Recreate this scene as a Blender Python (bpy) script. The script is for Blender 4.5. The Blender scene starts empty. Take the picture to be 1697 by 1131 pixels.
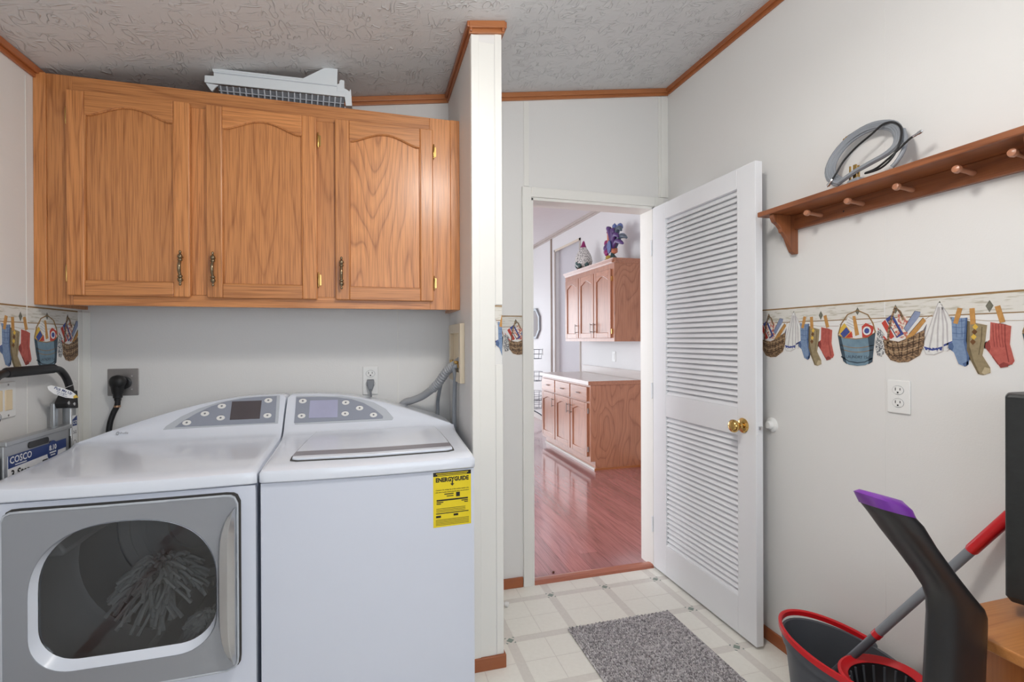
import bpy, bmesh, math, random
from mathutils import Vector, Matrix
random.seed(7)
PI = math.pi
SC = bpy.context.scene
COL = SC.collection

# ------------------------------------------------------------------ camera
F, YAW, PITCH, ROLL, CH = 828.21, 0.2779, -0.0020, -0.0041, 1.2865
fw = Vector((math.sin(YAW)*math.cos(PITCH), math.cos(YAW)*math.cos(PITCH), math.sin(PITCH)))
rt = Vector((math.cos(YAW), -math.sin(YAW), 0)); up = rt.cross(fw)
rt2 = math.cos(ROLL)*rt+math.sin(ROLL)*up; up2 = math.cos(ROLL)*up-math.sin(ROLL)*rt
cd = bpy.data.cameras.new('camera'); cam = bpy.data.objects.new('camera', cd); COL.objects.link(cam)
cd.sensor_width = 36.0; cd.lens = F/1697*36; cd.clip_start = 0.02
cam.matrix_world = Matrix(((rt2.x, up2.x, -fw.x, 0), (rt2.y, up2.y, -fw.y, 0), (rt2.z, up2.z, -fw.z, CH), (0, 0, 0, 1)))
SC.camera = cam
def ray(u, v): return fw+rt2*((u-848.5)/F)+up2*((565.5-v)/F)
def pX(u, v, X): d = ray(u, v); return Vector((0, 0, CH))+d*(X/d.x)     # survey: the point of a known plane seen at (u, v)
def pY(u, v, Y): d = ray(u, v); return Vector((0, 0, CH))+d*(Y/d.y)
def pZ(u, v, Z): d = ray(u, v); return Vector((0, 0, CH))+d*((Z-CH)/d.z)

# ------------------------------------------------------------------ world, lights, exposure
W = bpy.data.worlds.new('sky'); SC.world = W; W.use_nodes = True
bg = W.node_tree.nodes['Background']; bg.inputs[0].default_value = (0.80, 0.90, 1.0, 1); bg.inputs[1].default_value = 1.0
SC.view_settings.view_transform = 'Standard'; SC.view_settings.look = 'None'
SC.view_settings.exposure = 0.28; SC.view_settings.gamma = 1.0; SC.view_settings.use_curve_mapping = False
def area(name, loc, target, sx, sy, power, col, shape='RECTANGLE'):
    l = bpy.data.lights.new(name, 'AREA'); l.shape = shape; l.size = sx; l.size_y = sy; l.energy = power; l.color = col
    o = bpy.data.objects.new(name, l); COL.objects.link(o); o.location = loc
    o.rotation_euler = (Vector(target)-Vector(loc)).to_track_quat('-Z', 'Y').to_euler(); return o
area('kitchen_daylight', (.7, 8.93, 1.2), (.9, 4.0, 1.0), 3.0, 1.9, 46, (0.86, 0.93, 1.0))
area('kitchen_side_fill', (-1.52, 3.5, 1.5), (2.6, 4.2, 1.1), 1.5, 1.1, 50, (0.92, 0.96, 1.0))  # added fill light, placed to brighten the base cabinet's end panel
area('rear_window_daylight', (0.35, -1.52, 1.55), (0.35, 2.0, 1.35), 1.9, 1.3, 13.5, (0.82, 0.90, 1.0))

# ------------------------------------------------------------------ materials
def lin(c): return tuple(((x/255)/12.92 if x/255 <= .04045 else ((x/255+.055)/1.055)**2.4) for x in c)+(1,)
MATS = {}
def nodes(name):
    m = bpy.data.materials.new(name); m.use_nodes = True; MATS[name] = m
    return m, m.node_tree.nodes, m.node_tree.links, m.node_tree.nodes['Principled BSDF']
def coords(N, L, scale=(1, 1, 1), kind='Object'):
    t = N.new('ShaderNodeTexCoord'); mp = N.new('ShaderNodeMapping'); mp.inputs['Scale'].default_value = scale
    L.new(t.outputs[kind], mp.inputs[0]); return mp.outputs[0]
def noise(N, L, vec, scale, detail=3, dist=0.0, w=None):
    n = N.new('ShaderNodeTexNoise'); n.inputs['Scale'].default_value = scale; n.inputs['Detail'].default_value = detail
    n.inputs['Distortion'].default_value = dist
    if w is not None: n.noise_dimensions = '4D'; L.new(w, n.inputs['W'])
    L.new(vec, n.inputs['Vector']); return n.outputs['Fac']
def mth(N, L, op, a, b=None, c=None):
    n = N.new('ShaderNodeMath'); n.operation = op
    for i, x in enumerate((a, b, c)):
        if x is None: continue
        if isinstance(x, (int, float)): n.inputs[i].default_value = x
        else: L.new(x, n.inputs[i])
    return n.outputs[0]
def ramp(N, L, fac, stops):
    r = N.new('ShaderNodeValToRGB'); e = r.color_ramp.elements
    while len(e) < len(stops): e.new(0.5)
    for i, (p, c) in enumerate(stops): e[i].position = p; e[i].color = c
    L.new(fac, r.inputs[0]); return r.outputs[0]
def mix(N, L, fac, a, b, mode='MIX'):
    n = N.new('ShaderNodeMix'); n.data_type = 'RGBA'; n.blend_type = mode
    for k, x in (('Factor', fac), ('A', a), ('B', b)):
        i = [s for s in n.inputs if s.name == k and (s.type == 'RGBA' or k == 'Factor' and s.type == 'VALUE')][0]
        if isinstance(x, (int, float)): i.default_value = x
        elif isinstance(x, tuple): i.default_value = x
        else: L.new(x, i)
    return [s for s in n.outputs if s.type == 'RGBA'][0]
def bump(N, L, P, h, strength, dist=0.002):
    b = N.new('ShaderNodeBump'); b.inputs['Strength'].default_value = strength; b.inputs['Distance'].default_value = dist
    L.new(h, b.inputs['Height']); L.new(b.outputs[0], P.inputs['Normal'])
def plain(name, rgb, rough=.5, metal=0.0, var=.06, vs=6.0, bs=0.0, bscale=300, spec=.5, coat=0.0):
    m, N, L, P = nodes(name); c = lin(rgb); v = coords(N, L)
    f = noise(N, L, v, vs, 3)
    lo = tuple(x*(1-var) for x in c[:3])+(1,); hi = tuple(min(1, x*(1+var)) for x in c[:3])+(1,)
    L.new(mix(N, L, f, lo, hi), P.inputs['Base Color'])
    P.inputs['Roughness'].default_value = rough; P.inputs['Metallic'].default_value = metal
    P.inputs['Specular IOR Level'].default_value = spec; P.inputs['Coat Weight'].default_value = coat
    if bs: bump(N, L, P, noise(N, L, v, bscale, 3), bs)
    return m
def wood(name, light, dark, axis, rough=.38, cr=.22, rings=15, pores=.75, coat=.25, sc=1.0, tint=.10, rw=.34, f1=(6.5, .42)):
    m, N, L, P = nodes(name)
    def s(a, b): r = [a*sc]*3; r['XYZ'.index(axis)] = b*sc; return tuple(r)
    oi = N.new('ShaderNodeObjectInfo'); w = mth(N, L, 'MULTIPLY', oi.outputs['Random'], 31.0)
    v1 = coords(N, L, s(*f1)); v2 = coords(N, L, s(260, 7)); v3 = coords(N, L, s(60, 1.8))
    a = noise(N, L, v1, 1.0, 2.0, .25, w)
    fr = mth(N, L, 'FRACT', mth(N, L, 'MULTIPLY', a, rings))
    ring = ramp(N, L, fr, [(0.0, (.05, .05, .05, 1)), (.10, (.6, .6, .6, 1)), (.55, (1, 1, 1, 1)), (.88, (.85, .85, .85, 1)), (1, (.05, .05, .05, 1))])
    p = noise(N, L, v2, 1.0, 2, .1, w); q = noise(N, L, v3, 1.0, 2, 0, w)
    pr = ramp(N, L, p, [(.36, (0, 0, 0, 1)), (.55, (1, 1, 1, 1))])
    f = mth(N, L, 'ADD', mth(N, L, 'MULTIPLY', ring, rw), mth(N, L, 'ADD', mth(N, L, 'MULTIPLY', pr, .36*pores/.75), mth(N, L, 'MULTIPLY', q, .70-rw)))
    c = mix(N, L, f, lin(dark), lin(light))
    hv = N.new('ShaderNodeHueSaturation'); L.new(c, hv.inputs['Color'])
    L.new(mth(N, L, 'ADD', mth(N, L, 'MULTIPLY', oi.outputs['Random'], 2*tint), 1-tint), hv.inputs['Value'])
    L.new(hv.outputs[0], P.inputs['Base Color'])
    P.inputs['Roughness'].default_value = rough; P.inputs['Coat Weight'].default_value = coat; P.inputs['Coat Roughness'].default_value = cr
    bump(N, L, P, pr, .06, .0006)
    return m
OAKL, OAKD = (220, 150, 90), (136, 74, 32)
oak_v = wood('oak_vertical', OAKL, OAKD, 'Z'); oak_h = wood('oak_horizontal', OAKL, OAKD, 'X')
oak_c = wood('oak_flat_sawn', OAKL, OAKD, 'Z', rings=20, rw=.52, f1=(3.4, .62))
KL, KD = (196, 136, 104), (140, 84, 60)
koak_v = wood('kitchen_oak_vertical', KL, KD, 'Z', coat=.7, cr=.3); koak_h = wood('kitchen_oak_horizontal', KL, KD, 'Y', coat=.7, cr=.3)
koak_c = wood('kitchen_oak_flat_sawn', KL, KD, 'Z', rings=20, coat=.5, cr=.3, rw=.55, f1=(3.0, .8))
trimw_x = wood('wood_trim_x', (196, 128, 78), (160, 94, 52), 'X', pores=.2, rings=5)
trimw_y = wood('wood_trim_y', (190, 116, 68), (150, 84, 44), 'Y', pores=.2, rings=5)
base_x = wood('baseboard_wood_x', (178, 104, 60), (140, 74, 40), 'X', pores=.2, rings=5)
base_y = wood('baseboard_wood_y', (178, 104, 60), (140, 74, 40), 'Y', pores=.2, rings=5)
shelf_w = wood('stained_pine', (176, 108, 66), (92, 48, 26), 'Y', pores=.3, rings=7, coat=.15)
shelf_v = wood('stained_pine_vertical', (176, 108, 66), (96, 50, 28), 'Z', pores=.3, rings=6, coat=.15)
peg_w = wood('peg_wood', (198, 140, 108), (160, 100, 72), 'X', pores=.2, rings=3)
table_w = wood('table_pine', (216, 150, 88), (160, 94, 46), 'X', pores=.3, rings=9, coat=.3)
table_v = wood('table_pine_vertical', (190, 118, 62), (140, 76, 34), 'Z', pores=.3, rings=9)
plank_m = wood('laminate_plank', (186, 122, 120), (116, 66, 70), 'Y', rough=.2, cr=.10, rings=9, coat=1.0, tint=.16)
def wallmat(name, rgb, bs=.25, scale=190):
    m, N, L, P = nodes(name); v = coords(N, L); c = lin(rgb)
    L.new(mix(N, L, noise(N, L, v, 1.3, 3), tuple(x*.97 for x in c[:3])+(1,), c), P.inputs['Base Color'])
    P.inputs['Roughness'].default_value = .55; bump(N, L, P, noise(N, L, v, scale, 3), bs, .0012); return m
wall_m = wallmat('wall_paint', (234, 233, 231)); kwall_m = wallmat('kitchen_wall_paint', (236, 236, 236), .15)
def ceilmat():
    m, N, L, P = nodes('stomped_ceiling'); v = coords(N, L)
    w1 = noise(N, L, coords(N, L, (12, 40, 1)), 1.0, .5, 1.2); w2 = noise(N, L, coords(N, L, (34, 14, 1)), 1.0, .5, 1.2)
    def ridge(x): return ramp(N, L, mth(N, L, 'ABSOLUTE', mth(N, L, 'SUBTRACT', x, .5)), [(0, (1, 1, 1, 1)), (.05, (0, 0, 0, 1))])
    msk = ramp(N, L, noise(N, L, v, 14, 2), [(.46, (0, 0, 0, 1)), (.58, (1, 1, 1, 1))])
    inv = mth(N, L, 'SUBTRACT', 1.0, msk)
    h = mth(N, L, 'ADD', mth(N, L, 'MULTIPLY', ridge(w1), msk), mth(N, L, 'MULTIPLY', ridge(w2), inv))
    h = mth(N, L, 'ADD', mth(N, L, 'MULTIPLY', h, ramp(N, L, noise(N, L, v, 16, 2), [(.40, (.06, .06, .06, 1)), (.60, (1, 1, 1, 1))])), mth(N, L, 'MULTIPLY', noise(N, L, v, 120, 2), .06))
    L.new(mix(N, L, noise(N, L, v, 2, 2), lin((208, 209, 210)), lin((219, 220, 221))), P.inputs['Base Color'])
    P.inputs['Roughness'].default_value = .6; bump(N, L, P, h, .8, .005); return m
ceil_m = ceilmat()
def vinyl(name, c1, c2, streak=None, rough=.35):
    m, N, L, P = nodes(name)
    v = coords(N, L, streak) if streak else coords(N, L)
    L.new(mix(N, L, noise(N, L, v, 1.0 if streak else 60, 4), lin(c1), lin(c2)), P.inputs['Base Color'])
    P.inputs['Roughness'].default_value = rough; bump(N, L, P, noise(N, L, coords(N, L), 260, 2), .08, .0008); return m
tile_m = vinyl('cream_vinyl', (236, 233, 224), (246, 244, 236)); band_m = vinyl('beige_streaked_vinyl', (216, 211, 203), (232, 228, 221), (60, 60, 1))
inlay_m = vinyl('green_grey_vinyl', (120, 136, 126), (150, 162, 152))
white_t = plain('white_trim_paint', (238, 237, 232), .4, var=.015, bs=.05); doorw = plain('white_door_paint', (238, 239, 242), .42, var=.012)
enamel = plain('white_enamel', (230, 236, 247), .16, var=.01, coat=.4); enamel_b = plain('white_enamel_body', (218, 224, 238), .28, var=.012, coat=.2)
plast_w = plain('white_plastic', (238, 238, 236), .35, var=.02); plast_cw = plain('cool_white_plastic', (222, 228, 232), .4, var=.02)
plast_b = plain('beige_plastic', (222, 208, 184), .45, var=.03); cream_p = plain('cream_plastic', (236, 216, 180), .4, var=.03)
grey_p = plain('grey_plastic', (126, 130, 136), .45, var=.04); lgrey_p = plain('light_grey_plastic', (190, 196, 204), .4, var=.02)
panel_g = plain('control_panel_grey', (150, 156, 170), .3, var=.02); stripe_g = plain('lid_stripe_grey', (138, 134, 140), .3, var=.02)
silver = plain('silver_paint', (158, 162, 169), .34, .35, var=.02); alu = plain('aluminium', (186, 188, 190), .32, .85, var=.05, vs=20)
steel = plain('brushed_steel', (168, 164, 162), .38, .8, var=.12, vs=12); chrome = plain('chrome', (210, 210, 212), .12, 1.0, var=.02)
brass = plain('polished_brass', (206, 170, 104), .15, 1.0, var=.04); antique = plain('antique_brass', (140, 124, 100), .24, .95, var=.2, vs=40)
black_p = plain('black_plastic', (34, 34, 36), .34, var=.08); black_r = plain('black_rubber', (26, 26, 28), .5, var=.1); black_box = plain('black_leatherette', (38, 40, 40), .42, var=.3, vs=40, bs=.25, bscale=120)
red_p = plain('red_plastic', (206, 26, 34), .3, var=.05); purple_p = plain('purple_plastic', (122, 52, 162), .3, var=.06)
bucket_g = plain('charcoal_bucket_plastic', (84, 88, 94), .4, var=.06); navy = plain('navy_print', (40, 62, 120), .4, var=.04); label_w = plain('label_white', (238, 238, 238), .45, var=.02)
ink = plain('black_ink', (28, 26, 24), .5, var=.05); yellow = plain('yellow_label', (238, 214, 34), .45, var=.03); gold_p = plain('gold_print', (214, 176, 60), .45, var=.05)
drum_m = plain('drum_enamel', (206, 204, 202), .3, 0.0, var=.05); gap_dark = plain('gap_shade_dark', (70, 68, 66), .6, var=.1)
yarn_m = plain('grey_yarn', (196, 196, 192), .9, var=.2, vs=60); counter_m = vinyl('laminate_counter', (212, 202, 196), (228, 220, 214), (8, 40, 40), .25)
recess_m = plain('grey_recess_wall', (208, 208, 213), .6, var=.02); silverframe = plain('pewter_frame', (150, 152, 156), .35, .8, var=.1)
under_m = plain('cabinet_underside', (206, 198, 198), .6, var=.03); wire_m = plain('dark_wire', (104, 110, 118), .4, .7, var=.1)
hose_m = plain('light_grey_hose', (166, 168, 172), .5, var=.04)
cord_g = plain('grey_cord', (142, 147, 154), .45, var=.04); mirror_m = plain('mirror_glass', (222, 226, 228), .04, 1.0, var=.01)
def glassmat(name, tint, gloss=.1):
    m = bpy.data.materials.new(name); m.use_nodes = True; N = m.node_tree.nodes; L = m.node_tree.links; N.clear()
    o = N.new('ShaderNodeOutputMaterial'); t = N.new('ShaderNodeBsdfTransparent'); t.inputs[0].default_value = tint
    g = N.new('ShaderNodeBsdfGlossy'); g.inputs['Roughness'].default_value = .03; x = N.new('ShaderNodeMixShader')
    fz = N.new('ShaderNodeFresnel'); fz.inputs[0].default_value = 1.5
    L.new(fz.outputs[0], x.inputs[0]); L.new(t.outputs[0], x.inputs[1]); L.new(g.outputs[0], x.inputs[2]); L.new(x.outputs[0], o.inputs[0]); return m
smoked = glassmat('smoked_glass', (.80, .81, .82, 1)); clear_g = glassmat('clear_glass', (.96, .97, .97, 1))
def screenmat(name, rgb, rough=.08):
    return plain(name, rgb, rough, var=.12, vs=9, coat=.6)
screen_d = screenmat('dark_lcd', (84, 78, 82)); screen_l = screenmat('pale_lcd', (176, 178, 206), .1)
def emis(name, rgb, s):
    m, N, L, P = nodes(name); P.inputs['Base Color'].default_value = lin(rgb); P.inputs['Emission Color'].default_value = lin(rgb); P.inputs['Emission Strength'].default_value = s; return m
def rugmat():
    m, N, L, P = nodes('woven_rug'); v = coords(N, L)
    vo = N.new('ShaderNodeTexVoronoi'); vo.inputs['Scale'].default_value = 150; L.new(v, vo.inputs['Vector'])
    sp = N.new('ShaderNodeSeparateColor'); L.new(vo.outputs['Color'], sp.inputs[0])
    c = ramp(N, L, sp.outputs[0], [(0, lin((120, 115, 117))), (.3, lin((158, 153, 155))), (.7, lin((196, 191, 192))), (1, lin((222, 218, 218)))])
    L.new(c, P.inputs['Base Color']); P.inputs['Roughness'].default_value = .95; return m
rug_m = rugmat()
def paper(name, c1, c2, scale, streak=None, thr=None):
    m, N, L, P = nodes(name); v = coords(N, L, streak or (1, 1, 1))
    f = noise(N, L, v, scale, 4, .3)
    if thr: f = ramp(N, L, f, [(thr-.06, (0, 0, 0, 1)), (thr+.06, (1, 1, 1, 1))])
    L.new(mix(N, L, f, lin(c1), lin(c2)), P.inputs['Base Color']); P.inputs['Roughness'].default_value = .6; return m
pp_board = paper('print_board', (192, 187, 172), (222, 219, 212), 1.0, (18, 18, 120), .42); pp_line = paper('print_brown_line', (128, 98, 60), (168, 134, 88), 40)
pp_blue = paper('print_blue_knit', (100, 124, 160), (140, 162, 192), 130); pp_khaki = paper('print_khaki_knit', (126, 110, 82), (170, 154, 120), 90)
pp_red = paper('print_red_knit', (160, 66, 58), (206, 112, 100), 90); pp_pin = paper('print_clothespin', (170, 116, 54), (214, 164, 96), 80)
pp_tin = paper('print_blue_tin', (84, 112, 132), (136, 164, 178), 40); pp_white = paper('print_linen', (216, 214, 210), (238, 238, 236), 60)
pp_wick = paper('print_wicker', (92, 70, 52), (160, 130, 98), 1.0, (120, 120, 240), .5); pp_knob = paper('print_iron_knob', (70, 70, 58), (140, 138, 122), 120)
pp_glove = paper('print_speckled_glove', (70, 74, 82), (214, 214, 212), 260, None, .5); pp_navy = paper('print_navy', (50, 62, 128), (76, 90, 160), 60)
pp_yel = paper('print_yellow', (208, 164, 48), (232, 196, 90), 60); pp_sred = paper('print_box_red', (178, 52, 44), (204, 78, 62), 60)
pp_floral = paper('print_floral', (196, 110, 96), (232, 228, 214), 110, None, .5); pp_tool = paper('print_steel_tool', (112, 126, 160), (160, 170, 196), 60); pp_green = paper('print_leaf', (86, 104, 70), (140, 120, 150), 120)
pp_margin = paper('print_paper_margin', (226, 220, 214), (236, 232, 228), 30)
pp_ink = paper('print_dark_ink', (40, 44, 54), (58, 62, 72), 60); pp_dot = paper('print_argyle', (96, 62, 30), (120, 80, 40), 60)

# ------------------------------------------------------------------ mesh helpers
ROOT = {}
def B(): return bmesh.new()
def box(bm, x0, x1, y0, y1, z0, z1):
    v = [bm.verts.new(p) for p in ((x0, y0, z0), (x1, y0, z0), (x1, y1, z0), (x0, y1, z0), (x0, y0, z1), (x1, y0, z1), (x1, y1, z1), (x0, y1, z1))]
    for f in ((0, 3, 2, 1), (4, 5, 6, 7), (0, 1, 5, 4), (1, 2, 6, 5), (2, 3, 7, 6), (3, 0, 4, 7)): bm.faces.new([v[i] for i in f])
    return bm
def ax(axis, a, b, d):
    return {'X': (d, a, b), 'Y': (a, d, b), 'Z': (a, b, d)}[axis]
def loops(bm, rings, closed_u=True, cap0=True, cap1=True):
    R = [[bm.verts.new(p) for p in r] for r in rings]
    n = len(R[0])
    for i in range(len(R)-1):
        for j in range(n if closed_u else n-1):
            k = (j+1) % n
            bm.faces.new((R[i][j], R[i][k], R[i+1][k], R[i+1][j]))
    if cap0: bm.faces.new(R[0][::-1])
    if cap1: bm.faces.new(R[-1])
    return bm
def prism(bm, pts, d0, d1, axis='Y'):
    return loops(bm, [[ax(axis, a, b, d0) for a, b in pts], [ax(axis, a, b, d1) for a, b in pts]])
def mprism(bm, pts, d0, d1, m):      # polygon (a, b) through a placement function m(a, b, d)
    return loops(bm, [[m(a, b, d0) for a, b in pts], [m(a, b, d1) for a, b in pts]])
def ring(bm, outer, inner, d0, d1, m):
    n = len(outer); a = [[bm.verts.new(m(*p, d)) for p in lp] for lp in (outer, inner) for d in (d0, d1)]
    o0, o1, i0, i1 = a
    for j in range(n):
        k = (j+1) % n
        bm.faces.new((o0[j], o0[k], o1[k], o1[j])); bm.faces.new((i0[k], i0[j], i1[j], i1[k]))
        bm.faces.new((o1[j], o1[k], i1[k], i1[j])); bm.faces.new((o0[k], o0[j], i0[j], i0[k]))
    return bm
def rrect(x0, x1, z0, z1, r, n=5):
    p = []
    for cx, cz, a in ((x1-r, z1-r, 0), (x0+r, z1-r, 90), (x0+r, z0+r, 180), (x1-r, z0+r, 270)):
        for i in range(n+1): t = math.radians(a+90*i/n); p.append((cx+r*math.cos(t), cz+r*math.sin(t)))
    return p
def ell(cx, cz, rx, rz, n=20, a0=0): return [(cx+rx*math.cos(a0+2*PI*i/n), cz+rz*math.sin(a0+2*PI*i/n)) for i in range(n)]
def tube(bm, pts, r, n=8, closed=False, flat=1.0):
    pts = [Vector(p) for p in pts]; N = len(pts); rs = r if isinstance(r, (list, tuple)) else [r]*N
    rings = []; nrm = None
    for i, p in enumerate(pts):
        t = (pts[(i+1) % N]-pts[i-1]) if closed else (pts[min(i+1, N-1)]-pts[max(i-1, 0)])
        t.normalize()
        if nrm is None: nrm = t.orthogonal().normalized() if abs(t.z) > .9 else t.cross(Vector((0, 0, 1))).normalized()
        nrm = (nrm-t*nrm.dot(t)).normalized(); b = t.cross(nrm)
        rings.append([p+(nrm*math.cos(2*PI*k/n)+b*math.sin(2*PI*k/n)*flat)*rs[i] for k in range(n)])
    if closed: rings.append(rings[0]); return loops_closed(bm, rings[:-1])
    return loops(bm, rings)
def loops_closed(bm, rings):
    R = [[bm.verts.new(p) for p in r] for r in rings]; n = len(R[0]); m = len(R)
    for i in range(m):
        for j in range(n): k = (j+1) % n; q = (i+1) % m; bm.faces.new((R[i][j], R[i][k], R[q][k], R[q][j]))
    return bm
def lathe(bm, prof, o, axis=(0, 0, 1), n=18, sx=1.0, sy=1.0):
    a = Vector(axis).normalized(); e1 = a.orthogonal().normalized() if abs(a.z) < .9 else Vector((1, 0, 0)); e2 = a.cross(e1); o = Vector(o)
    return loops(bm, [[o+a*h+(e1*sx*math.cos(2*PI*k/n)+e2*sy*math.sin(2*PI*k/n))*max(r, 1e-4) for k in range(n)] for r, h in prof])
def blob(bm, c, r, n=12, m=8, rot=None):
    rx, ry, rz = r if isinstance(r, (tuple, list)) else (r, r, r); c = Vector(c); R = rot or Matrix.Identity(3)
    return loops(bm, [[c+R@Vector((rx*math.sin(t)*math.cos(2*PI*k/n), ry*math.sin(t)*math.sin(2*PI*k/n), -rz*math.cos(t))) for k in range(n)] for t in [max(.03, min(PI-.03, PI*i/m)) for i in range(m+1)]])
def smooth_path(P, k=6):
    P = [Vector(p) for p in P]; out = []
    for i in range(len(P)-1):
        p0, p1, p2, p3 = P[max(i-1, 0)], P[i], P[i+1], P[min(i+2, len(P)-1)]
        for j in range(k):
            t = j/k; out.append(.5*((2*p1)+(p2-p0)*t+(2*p0-5*p1+4*p2-p3)*t*t+(3*p1-p0-3*p2+p3)*t**3))
    return out+[P[-1]]
def obj(name, bm, m, parent=None, smooth=None, bevel=0.0, seg=2, label=None, kind=None):
    bmesh.ops.recalc_face_normals(bm, faces=bm.faces)
    if parent is not None:
        bm.transform(ROOT[parent].inverted())
    me = bpy.data.meshes.new(name); bm.to_mesh(me); bm.free(); me.materials.append(m)
    if smooth is not None:
        for p in me.polygons: p.use_smooth = True
        me.set_sharp_from_angle(angle=math.radians(smooth))
    o = bpy.data.objects.new(name, me); COL.objects.link(o)
    if parent is not None: o.parent = parent; ROOT[o] = ROOT[parent]
    else: ROOT[o] = Matrix.Identity(4)
    if bevel:
        b = o.modifiers.new('edge', 'BEVEL'); b.width = bevel; b.segments = seg; b.limit_method = 'ANGLE'; b.angle_limit = math.radians(40)
    if label: o['label'] = label
    if kind: o['kind'] = kind
    return o
def thing(name, label, cat, loc=(0, 0, 0), group=None, kind=None):
    o = bpy.data.objects.new(name, None); COL.objects.link(o); o.location = loc; o.empty_display_size = .05
    ROOT[o] = Matrix.Translation(Vector(loc)); o['label'] = label; o['category'] = cat
    if group: o['group'] = group
    if kind: o['kind'] = kind
    return o
def solo(name, bm, m, label, cat, group=None, loc=None, **k):
    # one-mesh thing, origin at its base
    xs = [v.co for v in bm.verts]; c = Vector(loc) if loc else Vector((sum(p.x for p in xs)/len(xs), sum(p.y for p in xs)/len(xs), min(p.z for p in xs)))
    bm.transform(Matrix.Translation(-c)); o = obj(name, bm, m, **k); o.location = c; ROOT[o] = Matrix.Translation(c); o['label'] = label; o['category'] = cat
    if group: o['group'] = group
    return o
def struct(name, bm, m, label=None, **k):
    o = obj(name, bm, m, **k); o['kind'] = 'structure'
    if label: o['label'] = label
    return o
def text2d(s, size, align='CENTER', bold=0.0, sxy=1.0):
    cu = bpy.data.curves.new('t', 'FONT'); cu.body = s; cu.size = size; cu.align_x = align; cu.offset = bold; cu.resolution_u = 2
    o = bpy.data.objects.new('t', cu); COL.objects.link(o); bpy.context.view_layer.update()
    me = bpy.data.meshes.new_from_object(o.evaluated_get(bpy.context.evaluated_depsgraph_get()))
    V = [(v.co.x*sxy, v.co.y) for v in me.vertices]; Fc = [tuple(p.vertices) for p in me.polygons]
    bpy.data.objects.remove(o); bpy.data.curves.remove(cu); bpy.data.meshes.remove(me); return V, Fc
def add_text(bm, s, size, fn, **k):      # fn(a, b) -> xyz
    V, Fc = text2d(s, size, **k); vs = [bm.verts.new(fn(a, b)) for a, b in V]
    for f in Fc:
        try: bm.faces.new([vs[i] for i in f])
        except ValueError: pass
    return bm
def clip(poly, lo, hi):
    for lim, sg in ((lo, 1), (hi, -1)):
        if lim is None: continue
        out = []
        for i, p in enumerate(poly):
            q = poly[(i+1) % len(poly)]; a = sg*(p[0]-lim); b = sg*(q[0]-lim)
            if a >= 0: out.append(p)
            if (a >= 0) != (b >= 0): t = a/(a-b); out.append((lim, p[1]+(q[1]-p[1])*t))
        poly = out
        if len(poly) < 3: return []
    return poly

# ------------------------------------------------------------------ the shell
XL, XR, YD, XP, XP2, YP, YC = -1.150, 1.637, 2.493, 0.385, 0.502, 1.903, 2.185
YR = -1.70
def cz(x): return 2.45+0.1581*x           # the ceiling climbs to the right
KX, KXL, KY0, KY1 = 2.66, -1.60, YD+.11, 9.0
OX0, OX1, OZ = 0.820, 1.541, 2.03          # doorway

floor = struct('floor', box(B(), XL-.1, XR+.1, YR-.1, YD, -.04, 0), band_m, 'cream and beige patterned vinyl floor')
# vinyl pattern: squares, streaked bands between them, green diamonds where the bands cross
PXT, PYT, GX, GY, HB = .2985, .3085, .5735, 2.3655, .020
room = lambda x, y: (XL <= x <= XR) and (y <= YD)
def tile(x0, x1, y0, y1):
    x0, x1, y0, y1 = max(x0, XL), min(x1, XR), max(y0, YR), min(y1, YD)
    if x1-x0 < .012 or y1-y0 < .012: return
    obj('tile', box(B(), x0, x1, y0, y1, 0, .0006), tile_m, floor)
for i in range(-4, 5):
    for j in range(-7, 2):
        x0, y0 = GX+i*PXT, GY+j*PYT
        xa, xb, ya, yb = x0+HB, x0+PXT-HB, y0+HB, y0+PYT-HB; xm, ym = (xa+xb)/2, (ya+yb)/2; g = .0016
        if xb < .30 and y0 > 1.35: continue          # under the machines
        if y0 < .15 or xb < -.6: continue
        for a0, a1 in ((xa, xm-g), (xm+g, xb)):
            for b0, b1 in ((ya, ym-g), (ym+g, yb)): tile(a0, a1, b0, b1)
        if XL < x0 < XR-.01 and y0 < YD and not (x0 < XP2 and y0 > 1.7):
            bm = B(); s = .017
            prism(bm, [(x0, y0-s), (x0+s, y0), (x0, y0+s), (x0-s, y0)], 0, .0008, 'Z')
            for sx, sy in ((1, 1), (1, -1), (-1, 1), (-1, -1)):
                a, b = x0+sx*.021, y0+sy*.021; prism(bm, [(a, b), (a-sx*.009, b), (a, b-sy*.009)], 0, .0008, 'Z')
            obj('inlay', bm, inlay_m, floor)

def wall_y(name, x0, x1, y0, y1, m, holes=(), label=None):   # wall with its face along x, sloped top, optional rectangular holes
    bm = B(); xs = sorted({x0, x1, *[h for q in holes for h in q[:2]]})
    for a, b in zip(xs[:-1], xs[1:]):
        hs = [q for q in holes if q[0] <= a and q[1] >= b]
        z = 0
        for q in hs:
            if q[2] > 0: prism(bm, [(a, 0), (b, 0), (b, q[2]), (a, q[2])], y0, y1)
            z = q[3]
        prism(bm, [(a, z), (b, z), (b, cz(b)), (a, cz(a))], y0, y1)
    bmesh.ops.remove_doubles(bm, verts=bm.verts, dist=1e-5)
    return struct(name, bm, m, label)
wall_y('wall_back', XL-.1, KX, YD, YD+.11, wall_m, [(OX0, OX1, 0, OZ)], 'off-white back wall with doorway')
wall_y('wall_rear', XL-.1, XR+.1, YR-.12, YR, wall_m, [(-.6, 1.3, .9, 2.2)])
struct('wall_left', box(B(), XL-.1, XL, YR, YD, 0, cz(XL)), wall_m)
struct('wall_right', box(B(), XR, XR+.1, YR, YD, 0, cz(XR)), wall_m)
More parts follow.
